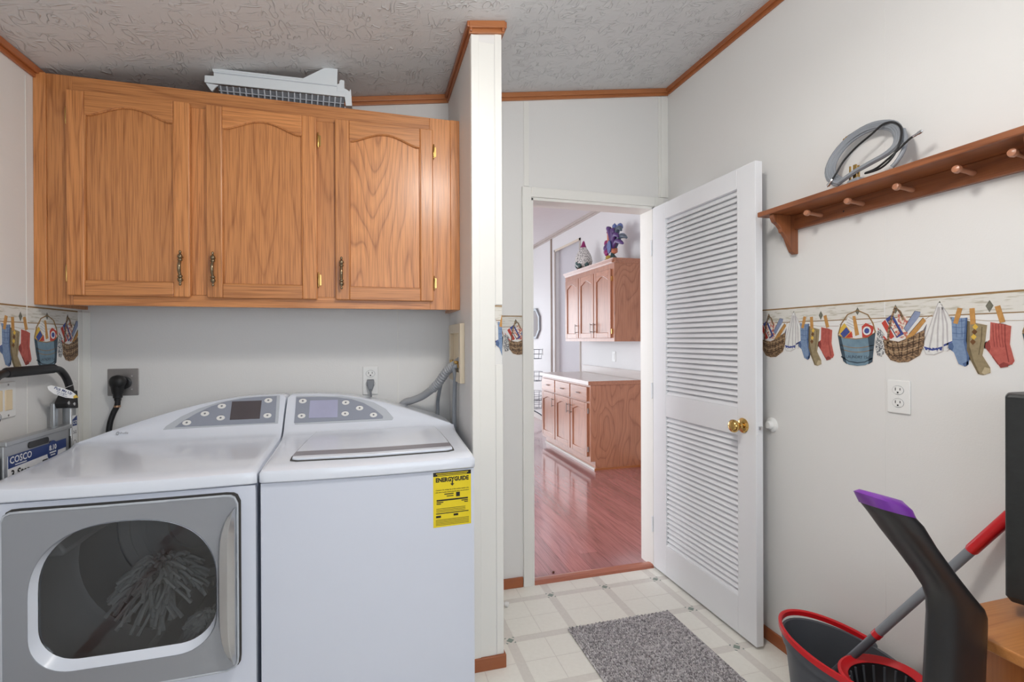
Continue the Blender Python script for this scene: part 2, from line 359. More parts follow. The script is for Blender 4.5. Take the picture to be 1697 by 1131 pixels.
bm = B(); prism(bm, [(XP, 0), (XP2, 0), (XP2, cz(XP2)), (XP, cz(XP))], YP, YD); struct('wall_partition', bm, wall_m, 'white stub wall beside the washer')
bm = B(); prism(bm, [(XL-.1, cz(XL-.1)), (XR+.1, cz(XR+.1)), (XR+.1, cz(XR+.1)+.08), (XL-.1, cz(XL-.1)+.08)], YR-.1, YD+.02); struct('ceiling', bm, ceil_m)
# rear window
t = thing('window_1', 'window in the rear wall', 'window', (.35, YR, .9), kind='structure'); m_ = lambda a, b, d: (a, YR-.06+d, b)
obj('window_frame', ring(B(), [(-.6, .9), (1.3, .9), (1.3, 2.2), (-.6, 2.2)], [(-.55, .95), (1.25, .95), (1.25, 2.15), (-.55, 2.15)], -.03, .03, m_), white_t, t)
obj('window_pane', box(B(), -.55, 1.25, YR-.063, YR-.058, .95, 2.15), clear_g, t)

# kitchen shell
kf = struct('floor_kitchen', box(B(), KXL-.1, KX+.9, YD+.0, KY1, -.04, -.012), plain('subfloor_dark', (70, 40, 34), .5), 'reddish laminate plank floor of the kitchen')
random.seed(3)
PW = .128; k = 0; x = .30
for i in range(19):
    x0 = .30+i*PW; y = YD-.0-random.random()*1.1
    while y < 8.9:
        y1 = y+1.2; a, b = max(y, YD+.0), min(y1, 8.95)
        if b-a > .05 and not (x0 > 2.12 and a > 4.6 and b < 5.8):
            obj('plank', box(B(), x0+.0006, min(x0+PW-.0006, KX), a+.0006, b-.0006, -.012, 0), plank_m, kf)
        y = y1
obj('floor_area', box(B(), KXL, .299, YD+.11, 8.95, -.012, 0), plank_m, kf)
def kceil(x0, x1): return [(x0, cz(x0)), (x1, cz(x1)), (x1, cz(x1)+.08), (x0, cz(x0)+.08)]
bm = B(); prism(bm, kceil(KXL-.1, KX+1.0), YD+.03, KY1+.1); struct('ceiling_kitchen', bm, plain('kitchen_ceiling_paint', (236, 235, 236), .6, var=.02, bs=.3, bscale=60))
zt = cz(KX)
bm = B(); box(bm, KX, KX+.1, KY0, 6.05, 0, zt); box(bm, KX, KX+.1, 6.05, 6.97, 2.612, zt); box(bm, KX, KX+.1, 6.97, KY1, 0, zt); struct('wall_kitchen_right', bm, kwall_m)
bm = B(); box(bm, KX+.06, KX+.09, 6.05, 6.97, 0, 2.612); struct('wall_alcove', bm, recess_m)
wall_y('wall_kitchen_far', KXL, KX, KY1, KY1+.1, kwall_m, [(-.85, 2.25, .2, 2.12)])
t = thing('window_2', 'wide glazed patio window in the far kitchen wall', 'window', (.7, KY1, .2), kind='structure'); m_ = lambda a, b, d: (a, KY1+.05-d, b)
obj('window_frame', ring(B(), [(-.85, .2), (2.25, .2), (2.25, 2.12), (-.85, 2.12)], [(-.79, .26), (2.19, .26), (2.19, 2.06), (-.79, 2.06)], -.03, .03, m_), white_t, t)
obj('window_pane', box(B(), -.79, 2.19, KY1+.048, KY1+.053, .26, 2.06), clear_g, t)
bm = B(); box(bm, KXL-.1, KXL, KY0, 2.75, 0, cz(KXL)); box(bm, KXL-.1, KXL, 4.25, KY1, 0, cz(KXL)); box(bm, KXL-.1, KXL, 2.75, 4.25, 0, .9); box(bm, KXL-.1, KXL, 2.75, 4.25, 2.1, cz(KXL)); struct('wall_kitchen_left', bm, kwall_m)
t = thing('added_side_window', 'added kitchen side window for fill light', 'window', (KXL, 3.5, .9), kind='structure'); m_ = lambda a, b, d: (KXL-.05+d, a, b)  # unseen window, added here so light reaches the cabinet end panel
obj('window_frame', ring(B(), [(2.75, .9), (4.25, .9), (4.25, 2.1), (2.75, 2.1)], [(2.81, .96), (4.19, .96), (4.19, 2.04), (2.81, 2.04)], -.03, .03, m_), white_t, t)
obj('window_pane', box(B(), KXL-.053, KXL-.048, 2.81, 4.19, .96, 2.04), clear_g, t)

# wooden cornice strips (they follow the slope of the ceiling) and baseboards
def cornice_x(name, x0, x1, yf, yb, h=.038):
    bm = B(); prism(bm, [(x0, cz(x0)-h), (x1, cz(x1)-h), (x1, cz(x1)), (x0, cz(x0))], (yf+yb)/2, yb); prism(bm, [(x0, cz(x0)-h*.62), (x1, cz(x1)-h*.62), (x1, cz(x1)), (x0, cz(x0))], yf, (yf+yb)/2)
    return struct(name, bm, trimw_x, 'narrow oak cornice strip', bevel=.002)
cornice_x('trim_1', XL, XP, YD-.02, YD); cornice_x('trim_2', XP2, XR, YD-.02, YD)
def cornice_y(name, x, s, y0, y1, h=.038, z=None, m=None, w=.02):
    bm = B(); zz = cz(x) if z is None else z
    box(bm, min(x, x+s*w*.5), max(x, x+s*w*.5), y0, y1, zz-h, zz); box(bm, min(x+s*w*.5, x+s*w), max(x+s*w*.5, x+s*w), y0, y1, zz-h*.62, zz)
    return struct(name, bm, m or trimw_y, 'narrow oak cornice strip', bevel=.002)
cornice_y('trim_3', XR, -1, YR, YD-.02); cornice_y('trim_4', XL, 1, YR, YD-.02); cornice_y('trim_5', XP, -1, YP-.02, YD-.02); cornice_y('trim_6', XP2, 1, YP-.02, YD-.02)
cornice_x('trim_7', XP-.012, XP2+.012, YP-.024, YP, .042)
def base(name, x0, x1, y0, y1, m): return struct(name, box(B(), x0, x1, y0, y1, 0, .052), m, 'low stained wood baseboard', bevel=.003)
base('baseboard_back', XP2, .764, YD-.012, YD, base_x); base('baseboard_right', XR-.012, XR, YR, YD-.012, base_y)
base('baseboard_partition', XP-.004, XP2+.010, YP-.012, YP, base_x); base('baseboard_partition_side', XP2, XP2+.010, YP, YD-.012, base_y)
base('baseboard_left', XL, XL+.012, YR, YD, base_y)
# white battens over the panel joints and in the corners
def batten(name, x0, x1, y0, y1, z0, z1): return struct(name, box(B(), x0, x1, y0, y1, z0, z1), white_t, 'thin white batten strip', bevel=.0015)
batten('trim_8', .778, .806, YD-.004, YD, 2.09, cz(.78)-.04); batten('trim_9', 1.575, 1.637, YD-.006, YD, 2.09, cz(1.58)-.04); batten('trim_10', 1.59, 1.618, YD-.011, YD-.006, 2.09, cz(1.58)-.04)
struct('trim_11', box(B(), XR-.0006, XR, 1.248, 1.251, .055, cz(XR)-.045), wall_m); batten('trim_12', XL, XL+.03, YD-.005, YD, .06, 1.41); batten('trim_13', XL, XL+.004, YD-.035, YD-.005, .06, 1.41)
batten('trim_14', XL, XL+.0016, 2.14, 2.144, .06, cz(XL)-.05); batten('trim_15', .13, .134, YD-.0016, YD, .06, cz(.13)-.05)
# white corner boards that wrap the end of the stub wall
batten('trim_16', XP-.003, XP+.027, YP-.007, YP, .052, cz(XP)-.043); batten('trim_17', XP+.027, .473, YP-.004, YP, .052, cz(XP)-.066); batten('trim_18', XP-.004, XP, YP, YP+.035, .0, cz(XP)-.043)
batten('trim_33', .476, XP2+.002, YP-.003, YP, .052, 1.19); batten('trim_34', .476, XP2+.002, YP-.003, YP, 1.426, cz(XP2)-.043)

# door casing, jambs, threshold
m_ = lambda a, b, d: (a, YD-d, b)
bm = B(); box(bm, .766, OX0-.004, YD-.016, YD, 0, OZ+.055); struct('trim_19', bm, white_t, 'white door casing', bevel=.003)
bm = B(); box(bm, OX1+.004, 1.600, YD-.016, YD, 0, OZ+.055); struct('trim_20', bm, white_t, 'white door casing', bevel=.003)
bm = B(); box(bm, OX0-.004, OX1+.004, YD-.016, YD, OZ+.004, OZ+.055); struct('trim_21', bm, white_t, 'white door casing', bevel=.003)
bm = B(); box(bm, OX0-.004, OX0+.008, YD-.005, YD+.125, 0, OZ); struct('trim_22', bm, white_t, 'white door jamb'); bm = B(); box(bm, OX1-.008, OX1+.004, YD-.005, YD+.125, 0, OZ); struct('trim_23', bm, white_t, 'white door jamb')
bm = B(); box(bm, OX0-.004, OX1+.004, YD-.005, YD+.125, OZ-.010, OZ+.006); struct('trim_24', bm, white_t, 'white door jamb')
bm = B(); prism(bm, [(YD-.012, .0005), (YD+.05, .0005), (YD+.05, .012), (YD+.03, .017), (YD+.006, .017), (YD-.006, .013)], OX0+.008, OX1-.008, 'X'); struct('trim_25', bm, wood('threshold_wood', (196, 122, 96), (160, 88, 64), 'X', pores=.2, rings=5, coat=.5), 'rounded wooden threshold strip')
# kitchen trims
cornice_y('trim_26', KX, -1, KY0, KY1, .06, m=plain('grey_cornice', (196, 186, 180), .5), w=.03)
bm = B(); box(bm, KX-.012, KX, 6.955, 6.985, 0, 2.62); struct('trim_27', bm, plain('taupe_trim', (196, 188, 180), .5)); bm = B(); box(bm, KX-.012, KX, 6.035, 6.065, 0, 2.62); struct('trim_28', bm, MATS['taupe_trim']); bm = B(); box(bm, KX-.012, KX, 6.035, 6.985, 2.59, 2.62); struct('trim_29', bm, plain('cream_header_trim', (224, 214, 196), .5))
bm = B(); box(bm, KX-.014, KX, 7.10, 7.14, 0, zt-.06); struct('trim_30', bm, plain('brown_corner_trim', (150, 134, 122), .5))
base('baseboard_kitchen', KX-.012, KX, KY0, 4.49, base_y); bm = B(); box(bm, KX-.012, KX, 7.14, KY1, 0, .09); struct('baseboard_kitchen_far', bm, white_t)

# ------------------------------------------------------------------ panel doors with an arched top
def arch_door(parent, name, a0, a1, b0, b1, m, mv, mh, st=.052, rise=.03, th=.019, low=.07, panel_m=None):
    d = obj(name, mprism(B(), rrect(a0+.004, a1-.004, b0+.004, b1-.004, .003, 1), 0, .008, m), mv, parent)     # backing, carries the pieces
    def arch(a): t = (a-(a0+st))/(a1-a0-2*st); return b1-low+rise*math.sin(PI*min(max(t, 0), 1))**1.6
    for x0, x1 in ((a0, a0+st), (a1-st, a1)): obj('stile', mprism(B(), [(x0, b0), (x1, b0), (x1, b1), (x0, b1)], .002, th, m), mv, d, bevel=.004)
    obj('bottom_rail', mprism(B(), [(a0+st, b0), (a1-st, b0), (a1-st, b0+st), (a0+st, b0+st)], .002, th-.0004, m), mh, d, bevel=.003)
    n = 22; low_pts = [(a0+st+(a1-a0-2*st)*i/n, arch(a0+st+(a1-a0-2*st)*i/n)) for i in range(n+1)]
    obj('top_rail', mprism(B(), low_pts+[(a1-st, b1), (a0+st, b1)], .002, th-.0004, m), mh, d, bevel=.003)
    pp = [(a0+st-.002, b0+st-.002), (a1-st+.002, b0+st-.002)]+[(a, b+.004) for a, b in low_pts[::-1]]
    obj('panel', mprism(B(), pp, .004, th-.010, m), panel_m or mv, d)
    bd = B()                                                   # bead around the panel
    pth = [m(a0+st, b0+st, th-.007), m(a1-st, b0+st, th-.007)]+[m(a, b, th-.007) for a, b in low_pts[::-1]]
    tube(bd, pth, .0045, 6, True); obj('bead', bd, mv, d, smooth=60)
    return d
def turned_handle(parent, a, b, m, L=.134):
    bm = B(); ax_ = Vector(m(a, b+1, 0))-Vector(m(a, b, 0)); out = Vector(m(a, b, 1))-Vector(m(a, b, 0)); c = Vector(m(a, b, 0))
    for s in (-1, 1):
        prof = [(.0005, -.017), (.0042, -.014), (.0050, -.009), (.003, -.005), (.007, .0), (.0092, .005), (.0092, .010), (.0055, .014), (.0086, .017), (.0086, .021), (.0045, .025), (.004, .032)]
        lathe(bm, prof, c+ax_*(s*(L/2-.017))+out*.020, -ax_*s, 12)
        lathe(bm, [(.005, 0), (.004, .010), (.005, .020)], c+ax_*(s*(L/2-.024)), out, 10)
    pts = [c+ax_*((L/2-.034)*(1-2*i/10))+out*(.020+.012*math.sin(PI*i/10)) for i in range(11)]
    tube(bm, pts, [.004+.0026*math.sin(PI*i/10) for i in range(11)], 10)
    return obj('handle', bm, antique, parent, smooth=50)
def hinge(parent, a, b, m, s=1):
    bm = B(); mprism(bm, rrect(a-.004, a+.010*s if s > 0 else a+.004, b-.022, b+.022, .002, 2), 0, .003, m)
    lathe(bm, [(.001, -.032), (.003, -.029), (.0024, -.026), (.0036, -.022), (.0036, .022), (.0024, .026), (.003, .029), (.001, .032)], m(a, b, .008), Vector(m(a, b+1, 0))-Vector(m(a, b, 0)), 10)
    return obj('hinge', bm, brass, parent, smooth=50)

# ------------------------------------------------------------------ laundry wall cabinet
CZ0, CZ1 = 1.420, 2.253
cab = thing('wall_cabinet', 'long oak wall cabinet with three arched panel doors above the dryer and washer', 'cabinet', (-.38, 2.34, CZ0))
bm = B(); box(bm, XL, XL+.02, YC+.019, YD, CZ0, CZ1); box(bm, XP-.02, XP, YC+.019, YD, CZ0, CZ1); box(bm, XL, XP, YD-.012, YD-.002, CZ0+.02, CZ1); box(bm, XL, XP, YC+.019, YD, CZ1-.018, CZ1-.006)
obj('carcass', bm, oak_v, cab)
obj('underside_panel', box(B(), XL+.02, XP-.02, YC+.019, YD-.012, CZ0+.014, CZ0+.026), under_m, cab)
mC = lambda a, b, d: (a, YC-d, b)
def fr(name, a0, a1, b0, b1, m): return obj(name, mprism(B(), [(a0, b0), (a1, b0), (a1, b1), (a0, b1)], -.019, 0, mC), m, cab, bevel=.0015)
fr('face_stile', XL+.038, -1.035, CZ0, CZ1, oak_v); fr('face_stile', -.675, -.58, CZ0+.045, CZ1-.068, oak_v); fr('face_stile', -.22, -.115, CZ0+.045, CZ1-.068, oak_v); fr('face_stile', .255, .345, CZ0, CZ1, oak_v)
fr('face_rail', -1.035, .255, CZ1-.068, CZ1, oak_h); fr('face_rail', -1.035, .255, CZ0, CZ0+.045, oak_h)
obj('scribe_strip', mprism(B(), [(XL, CZ0), (XL+.038, CZ0), (XL+.038, CZ1), (XL, CZ1)], -.019, .004, mC), oak_v, cab, bevel=.002)
obj('scribe_strip', mprism(B(), [(.345, CZ0), (XP, CZ0), (XP, CZ1), (.345, CZ1)], -.019, .003, mC), oak_v, cab, bevel=.002)
mD = lambda a, b, d: (a, YC-.001-d, b)
doors = []
for a0, a1, hx, hg in ((-1.046, -.655, -.682, -1.05), (-.600, -.203, -.573, -.198), (-.132, .267, -.108, .272)):
    d = arch_door(cab, 'door', a0, a1, 1.455, 2.196, mD, oak_v, oak_h, st=.055, rise=.042, low=.085, panel_m=oak_c if hx == -.108 else None)
    turned_handle(d, hx, 1.562, lambda a, b, q: (a, YC-.020-q, b))
    s = 1 if hg > hx else -1
    for zz in (1.535, 2.105): hinge(d, hg, zz, lambda a, b, q: (a, YC-.001-q, b), s)

# white plastic grille lying on top of the cabinet
g = thing('plastic_grille', 'white plastic appliance grille with small vanes lying tilted on the oak cabinet', 'grille', (-.33, 2.3, CZ1))
gy = 2.215
def G(u, v, y=gy): return pY(u, v, y)
def gq(pts, y0, y1, name, m=plast_cw, bev=.0015):
    P = [G(u, v) for u, v in pts]; return obj(name, prism(B(), [(p.x, p.z) for p in P], y0, y1), m, g, bevel=bev)
gq([(338.5, 136), (339, 124.5), (354, 125.5), (353.5, 118.5), (352, 118), (352.5, 112.5), (502, 129.5), (539, 111.5), (559.5, 114), (558.5, 151), (574, 152), (572, 160.5)], gy, gy+.008, 'front_panel')
gq([(352, 113), (502, 130), (502, 133), (352, 117)], gy-.003, gy+.010, 'lip')
gq([(354, 119.5), (558, 142.5), (558, 144), (354, 121)], gy-.0015, gy+.001, 'groove', lgrey_p, 0)
gq([(558.5, 139), (562, 138), (562.5, 133.5), (564.5, 131.5), (570.5, 133), (570.5, 146), (575, 148), (579, 151), (580, 147.5), (581.5, 148), (583.5, 175), (573, 175), (571, 160), (558.5, 152)], gy+.002, gy+.055, 'end_cap')
gq([(340, 136.5), (362, 140), (356, 144), (350.5, 150.5), (347, 147)], gy+.004, gy+.012, 'end_foot')
A, Bp = G(360, 141), G(570, 161.5); A2, B2 = G(362, 152.5), G(570, 176.5)
bm = B(); box(bm, 0, 1, 0, 1, 0, 1); bm.clear()
loops(bm, [[(A.x, gy+.004, A.z), (A.x, gy+.007, A.z), (A2.x, gy+.05, A2.z), (A2.x, gy+.047, A2.z)], [(Bp.x, gy+.004, Bp.z), (Bp.x, gy+.007, Bp.z), (B2.x, gy+.05, B2.z), (B2.x, gy+.047, B2.z)]])
obj('grille_back', bm, grey_p, g)
for i in range(21):
    t = (i+.3)/21; p = A.lerp(Bp, t); q = A2.lerp(B2, t)
    bm = B(); w = .0022
    loops(bm, [[(p.x-w+.004, gy, p.z), (p.x+w+.004, gy, p.z), (p.x+w+.004, gy+.01, p.z), (p.x-w+.004, gy+.01, p.z)], [(q.x-w-.002, gy+.026, q.z), (q.x+w-.002, gy+.026, q.z), (q.x+w-.002, gy+.047, q.z), (q.x-w-.002, gy+.047, q.z)]])
    obj('vane', bm, lgrey_p, g)
p0, p1 = A.lerp(A2, .5), Bp.lerp(B2, .5)
obj('cross_bar', tube(B(), [(p0.x, gy+.017, p0.z), (p1.x, gy+.017, p1.z)], .002, 6), lgrey_p, g)

# ------------------------------------------------------------------ dryer and washer
YF = 1.70; SEAM = .846
HP = [(0, 1.062), (.10, 1.061), (.18, 1.057), (.25, 1.048), (.32, 1.034), (.40, 1.015), (.50, .985), (.60, .951), (.66, .929), (.70, .918)]
def hprof(t):
    for (a, x), (b, y) in zip(HP[:-1], HP[1:]):
        if t <= b: return x+(y-x)*(t-a)/(b-a)
    return HP[-1][1]
def bow(x, x0, x1): c = (x0+x1)/2; return .014*(1-((x-c)/((x1-x0)/2))**2)
PB, PS = 2.160, .82           # console face: y = PB + (z-.924)*PS
def top_cover(x0, x1, inner, root):
    W_ = x1-x0; cols = []
    ts = [0, .004, .012, .025]+[.05+.9*i/24 for i in range(25)]+[.975, .988, .996, 1]
    for s in ts:
        x = x0+W_*s; e = min(s, 1-s)*W_; t = (x1-x) if inner > 0 else (x-x0)
        dr = .012*max(0, 1-e/.016)**2; ins = .008*max(0, 1-e/.016)**2; b = bow(x, x0, x1); h = max(hprof(t), .924)-dr
        hh = h-.924
        yk = PB+hh*PS
        prof = [(YF-b+ins, SEAM), (YF-b-.004+ins, SEAM+.004), (YF-b-.005+ins, .872), (YF-b-.001+ins, .882-dr*.5), (YF-b+.012+ins, .889-dr), (YF+.05, .894-dr), (1.86, .899-dr), (2.0, .906-dr), (2.10, .913-dr), (2.140, .918-dr*.6), (PB, .924+hh*.03-dr*.3),
                (PB+hh*.5*PS, .924+hh*.5), (yk, .924+hh*.94), (yk+.006, .924+hh*.985), (yk+.016, h), (2.40, h-.004), (2.425, h-.02), (2.43, .90), (2.43, SEAM)]
        cols.append([(x, y, z) for y, z in prof])
    bm = B(); loops(bm, cols, True, True, True)
    return obj('top_cover', bm, enamel, root, smooth=38)
def on_console(a, b, d): # a = x, b = z on the slanted console face, d = outwards
    n = Vector((0, -1, PS)).normalized(); return (a, PB+(b-.924)*PS+n.y*d, b+n.z*d)
def cpix(u, v):           # where the line of sight meets the console face
    d = ray(u, v); k = (PB+(CH-.924)*PS)/(d.y-d.z*PS); p = Vector((0, 0, CH))+d*k; return p.x, p.z
def footprint(x0, x1, y1): return [(x0+(x1-x0)*i/14, YF+.006-bow(x0+(x1-x0)*i/14, x0, x1)) for i in range(15)]+[(x1, y1), (x0, y1)]
def buttons(root, pts, screen, scr_m, frame_px, panel_px):
    fp = [cpix(*p) for p in frame_px]; obj('console_bezel', mprism(B(), fp, -.004, .0018, on_console), lgrey_p, root, bevel=.001)
    pp = [cpix(*p) for p in panel_px]; pn = obj('control_panel', mprism(B(), pp, .001, .003, on_console), panel_g, root)
    sp = [cpix(*p) for p in screen]; obj('screen', mprism(B(), sp, .0025, .0042, on_console), scr_m, pn)
    for u, v in pts:
        a, b = cpix(u, v); bt = B(); mprism(bt, ell(a, b, .0150, .0088, 20), .0028, .0056, on_console); o = obj('button', bt, plast_w, pn, bevel=.001, smooth=40)
        bm = B(); q = lambda x, y: on_console(x, y, .0058)
        mprism(bm, ell(a, b, .0042, .0032, 8), .0056, .0060, on_console); mprism(bm, [(a-.006, b+.0108), (a+.006, b+.0108), (a+.006, b+.0124), (a-.006, b+.0124)], .0028, .0034, on_console); obj('button_print', bm, grey_p, pn)
    return pn
# washer
WX0, WX1 = -.330, .350
ws = thing('washing_machine', 'white top-load washing machine with yellow energy label, right of the dryer', 'washer', (0.01, 2.05, 0))
obj('cabinet_body', prism(B(), footprint(WX0+.003, WX1-.003, 2.42), .02, SEAM-.003, 'Z'), enamel_b, ws, smooth=30)
MACH = ws
for x in (WX0+.06, WX1-.06):
    for y in (YF+.07, 2.36): bm = B(); lathe(bm, [(.022, 0), (.022, .015), (.012, .022)], (x, y, 0), (0, 0, 1), 12); obj('levelling_foot', bm, black_r, MACH)
top_cover(WX0, WX1, -1, ws)
# lid: slightly proud plate with a rounded nose and a grey handle stripe
def lid_z(y): return .894+(y-1.75)*.0545+.0045
def lidm(a, b, d): return (a, b, lid_z(b)+d)
lo = [(-.205, 2.125), (-.222, 2.02), (-.236, 1.90), (-.246, 1.80), (-.245, 1.768), (-.225, 1.756), (0, 1.745), (.26, 1.756), (.282, 1.768), (.283, 1.80), (.279, 1.90), (.272, 2.02), (.262, 2.125)]
obj('lid', mprism(B(), lo, -.006, .006, lidm), enamel, ws, bevel=.003, seg=3, smooth=45)
obj('lid_gap', mprism(B(), [(a+(.0055 if a > 0 else -.0055), b-.005 if b < 1.8 else b) for a, b in lo], -.010, -.0012, lidm), gap_dark, ws)  # dark plate: the shade of the gap around the lid, as colour
obj('lid_stripe', mprism(B(), [(-.240, 1.836), (-.246, 1.784), (0, 1.772), (.281, 1.784), (.2795, 1.836), (.01, 1.826)], .004, .0068, lidm), stripe_g, ws)
buttons(ws, [(502, 666), (500, 690.7), (573, 668.5), (572, 687), (596, 677.7), (619, 689)], [(514, 665), (560, 663.7), (559.5, 692.7), (512, 694)], screen_l,
        [(488, 706), (491, 657), (530, 656.5), (565, 657), (595, 661), (620, 667.5), (640, 679), (652, 693), (650, 697)], [(487.5, 702), (491.5, 659.5), (530, 658.5), (558, 659.3), (583, 662.5), (603, 669), (622, 680), (635, 691), (634, 694.5)])
# yellow energy label with its print
ey = lambda a, b, d: (a, YF+.006-bow(a, WX0, WX1)-.0006-d, b)
EX0, EX1, EZ0, EZ1 = .205, .336, .652, .838
lb = obj('energy_label', mprism(B(), [(EX0, EZ0), (EX1, EZ0), (EX1, EZ1), (EX0, EZ1)], -.0005, .0006, ey), yellow, ws, label='yellow energy label sticker')
bm = B(); cx = (EX0+EX1)/2
mprism(bm, [(EX0, EZ1-.0135), (EX1, EZ1-.0135), (EX1, EZ1), (EX0, EZ1)], .0006, .0008, ey)
T = lambda x, z: (lambda a, b: ey(x+a, z+b, .0009))
add_text(bm, 'ENERGYGUIDE', .0195, T(cx, .8055), bold=.0009, sxy=.88)
mprism(bm, [(cx-.002, .806), (cx+.002, .806), (cx+.002, .797), (cx+.007, .797), (cx, .789), (cx-.007, .797), (cx-.002, .797)], .0006, .0009, ey)
rows = [('Compare the energy use of this clothes washer only', .0054, .776), ('with other models tested using the same test procedure', .0051, .7685)]
for s, z_, h in rows: add_text(bm, s, z_, T(cx, h), bold=.0001)
mprism(bm, [(EX0+.011, .740), (EX1-.011, .740), (EX1-.011, .745), (EX0+.011, .745)], .0006, .0009, ey)
mprism(bm, [(cx+.013, .751), (cx+.026, .751), (cx+.026, .766), (cx+.013, .766)], .0006, .0009, ey)
mprism(bm, [(cx-.028, .761), (cx+.004, .761), (cx+.004, .761+.003), (cx-.028, .761+.003)], .0006, .0009, ey); mprism(bm, [(cx-.020, .754), (cx+.004, .754), (cx+.004, .754+.0026), (cx-.020, .754+.0026)], .0006, .0009, ey)
mprism(bm, [(EX0+.011, .7345), (EX0+.034, .7345), (EX0+.034, .7345+.003), (EX0+.011, .7345+.003)], .0006, .0009, ey); mprism(bm, [(EX0+.011, .729), (EX0+.026, .729), (EX0+.026, .729+.003), (EX0+.011, .729+.003)], .0006, .0009, ey); mprism(bm, [(EX1-.034, .7345), (EX1-.011, .7345), (EX1-.011, .7345+.003), (EX1-.034, .7345+.003)], .0006, .0009, ey); mprism(bm, [(EX1-.024, .729), (EX1-.011, .729), (EX1-.011, .729+.003), (EX1-.024, .729+.003)], .0006, .0009, ey)
for z_ in (.7135, .7085, .7035): mprism(bm, [(EX0+.010, z_), (EX1-.02, z_), (EX1-.02, z_+.0014), (EX0+.010, z_+.0014)], .0006, .0009, ey)
mprism(bm, [(EX0+.009, .6965), (EX1-.009, .6965), (EX1-.009, .6965+.0028), (EX0+.009, .6965+.0028)], .0006, .0009, ey); mprism(bm, [(EX0+.009, .684), (EX0+.026, .684), (EX0+.026, .691), (EX0+.009, .691)], .0006, .0009, ey); mprism(bm, [(cx+.004, .686), (cx+.020, .686), (cx+.020, .693), (cx+.004, .693)], .0006, .0009, ey)
for z_ in (.676, .6715, .667, .6625, .658): mprism(bm, [(EX0+.008, z_), (EX1-.008, z_), (EX1-.008, z_+.0013), (EX0+.008, z_+.0013)], .0006, .0009, ey)
obj('label_print', bm, ink, lb)
bm = B(); mprism(bm, [(EX0+.010, .8322), (EX1-.010, .8322), (EX1-.010, .8345), (EX0+.010, .8345)], .0008, .0011, ey); mprism(bm, [(EX0+.014, .8268), (EX1-.014, .8268), (EX1-.014, .8291), (EX0+.014, .8291)], .0008, .0011, ey); obj('label_heading', bm, yellow, lb)

# dryer
DX0, DX1 = -1.022, -.337
dr = thing('clothes_dryer', 'white front-load clothes dryer with silver window door, left of the washer', 'dryer', (-.68, 2.05, 0))
mF = lambda a, b, d: (a, YF-d-.008*(1-((a+.68)/.345)**2), b)
OPc, OPw = -.672, .229
def star(poly, cxx, czz, N_=144):      # sample a star-shaped outline at equal angles
    out = []
    for k in range(N_):
        t = 2*PI*k/N_; dx, dz = math.cos(t), math.sin(t); best = None
        for i in range(len(poly)):
            a, b = poly[i], poly[(i+1) % len(poly)]; ex, ez = b[0]-a[0], b[1]-a[1]; den = dx*ez-dz*ex
            if abs(den) < 1e-12: continue
            s_ = ((a[0]-cxx)*ez-(a[1]-czz)*ex)/den; q = ((a[0]-cxx)*dz-(a[1]-czz)*dx)/den
            if s_ > 0 and -1e-6 <= q <= 1+1e-6 and (best is None or s_ > best): best = s_
        out.append((cxx+dx*best, czz+dz*best))
    return out
def opening():                         # arched window outline
    p = []; zc = .575
    for i in range(33): t = PI*i/32; e = 2/2.35; c, s_ = math.cos(t), math.sin(t); p.append((OPc+OPw*(abs(c)**e)*(1 if c > 0 else -1), zc+.200*abs(s_)**e))
    for i in range(9): t = PI+PI/2*i/8; p.append((OPc-OPw+.10*(1+math.cos(t)), .470+.10*math.sin(t)))
    for i in range(9): t = 1.5*PI+PI/2*i/8; p.append((OPc+OPw-.10*(1-math.cos(t)), .470+.10*math.sin(t)))
    return star(p, OPc, .575)
def outer_of(n, x0, x1, z0, z1, r):
    o = star(rrect(x0, x1, z0, z1, r, 6), OPc, .575)
    for x, z in ((x1, z1), (x0, z1), (x0, z0), (x1, z0)):      # keep a point on every corner
        cx_, cz_ = x+(r*.29 if x == x0 else -r*.29), z+(r*.29 if z == z0 else -r*.29)
        i = min(range(len(o)), key=lambda j: (o[j][0]-cx_)**2+(o[j][1]-cz_)**2); o[i] = (cx_, cz_)
    return o
bm = B()
box(bm, DX0+.003, DX0+.02, YF+.03, 2.42, .02, SEAM-.003); box(bm, DX1-.02, DX1-.003, YF+.03, 2.42, .02, SEAM-.003); box(bm, DX0+.003, DX1-.003, 2.40, 2.42, .02, SEAM-.003); box(bm, DX0+.003, DX1-.003, YF+.03, 2.42, .02, .04)
op = opening(); ring(bm, outer_of(0, DX0+.003, DX1-.003, .02, SEAM-.003, .006), op, -.035, 0, mF)
obj('cabinet_body', bm, enamel_b, dr, smooth=30)
MACH = dr
for x in (DX0+.06, DX1-.06):
    for y in (YF+.07, 2.36): bm = B(); lathe(bm, [(.022, 0), (.022, .015), (.012, .022)], (x, y, 0), (0, 0, 1), 12); obj('levelling_foot', bm, black_r, MACH)
top_cover(DX0, DX1, 1, dr)
buttons(dr, [(310, 702), (340, 687), (368, 674.5), (366, 694), (445, 665), (443.5, 690)], [(385, 666.6), (434, 665), (430.7, 695), (381, 697)], screen_d,
        [(270, 713), (275, 707), (300, 691), (330, 677.5), (360, 668), (400, 660), (435, 657), (464, 655.5), (461, 703)], [(290, 709), (302, 700), (325, 686.5), (350, 674.5), (375, 666.5), (405, 661), (435, 658.5), (459, 657.5), (456, 701)])
# printed maker's mark on the console slope
lx, lz = cpix(205, 719); bm = B(); ring(bm, ell(lx-.018, lz, .0052, .0052, 18), ell(lx-.018, lz, .004, .004, 18), .0035, .0042, on_console); add_text(bm, 'ge', .0045, lambda a, b: on_console(lx-.018+a, lz-.0015+b, .0044)); add_text(bm, 'Profile', .010, lambda a, b: on_console(lx+a-.010, lz-.0035+b, .0044), align='LEFT')
obj('maker_mark', bm, grey_p, dr)
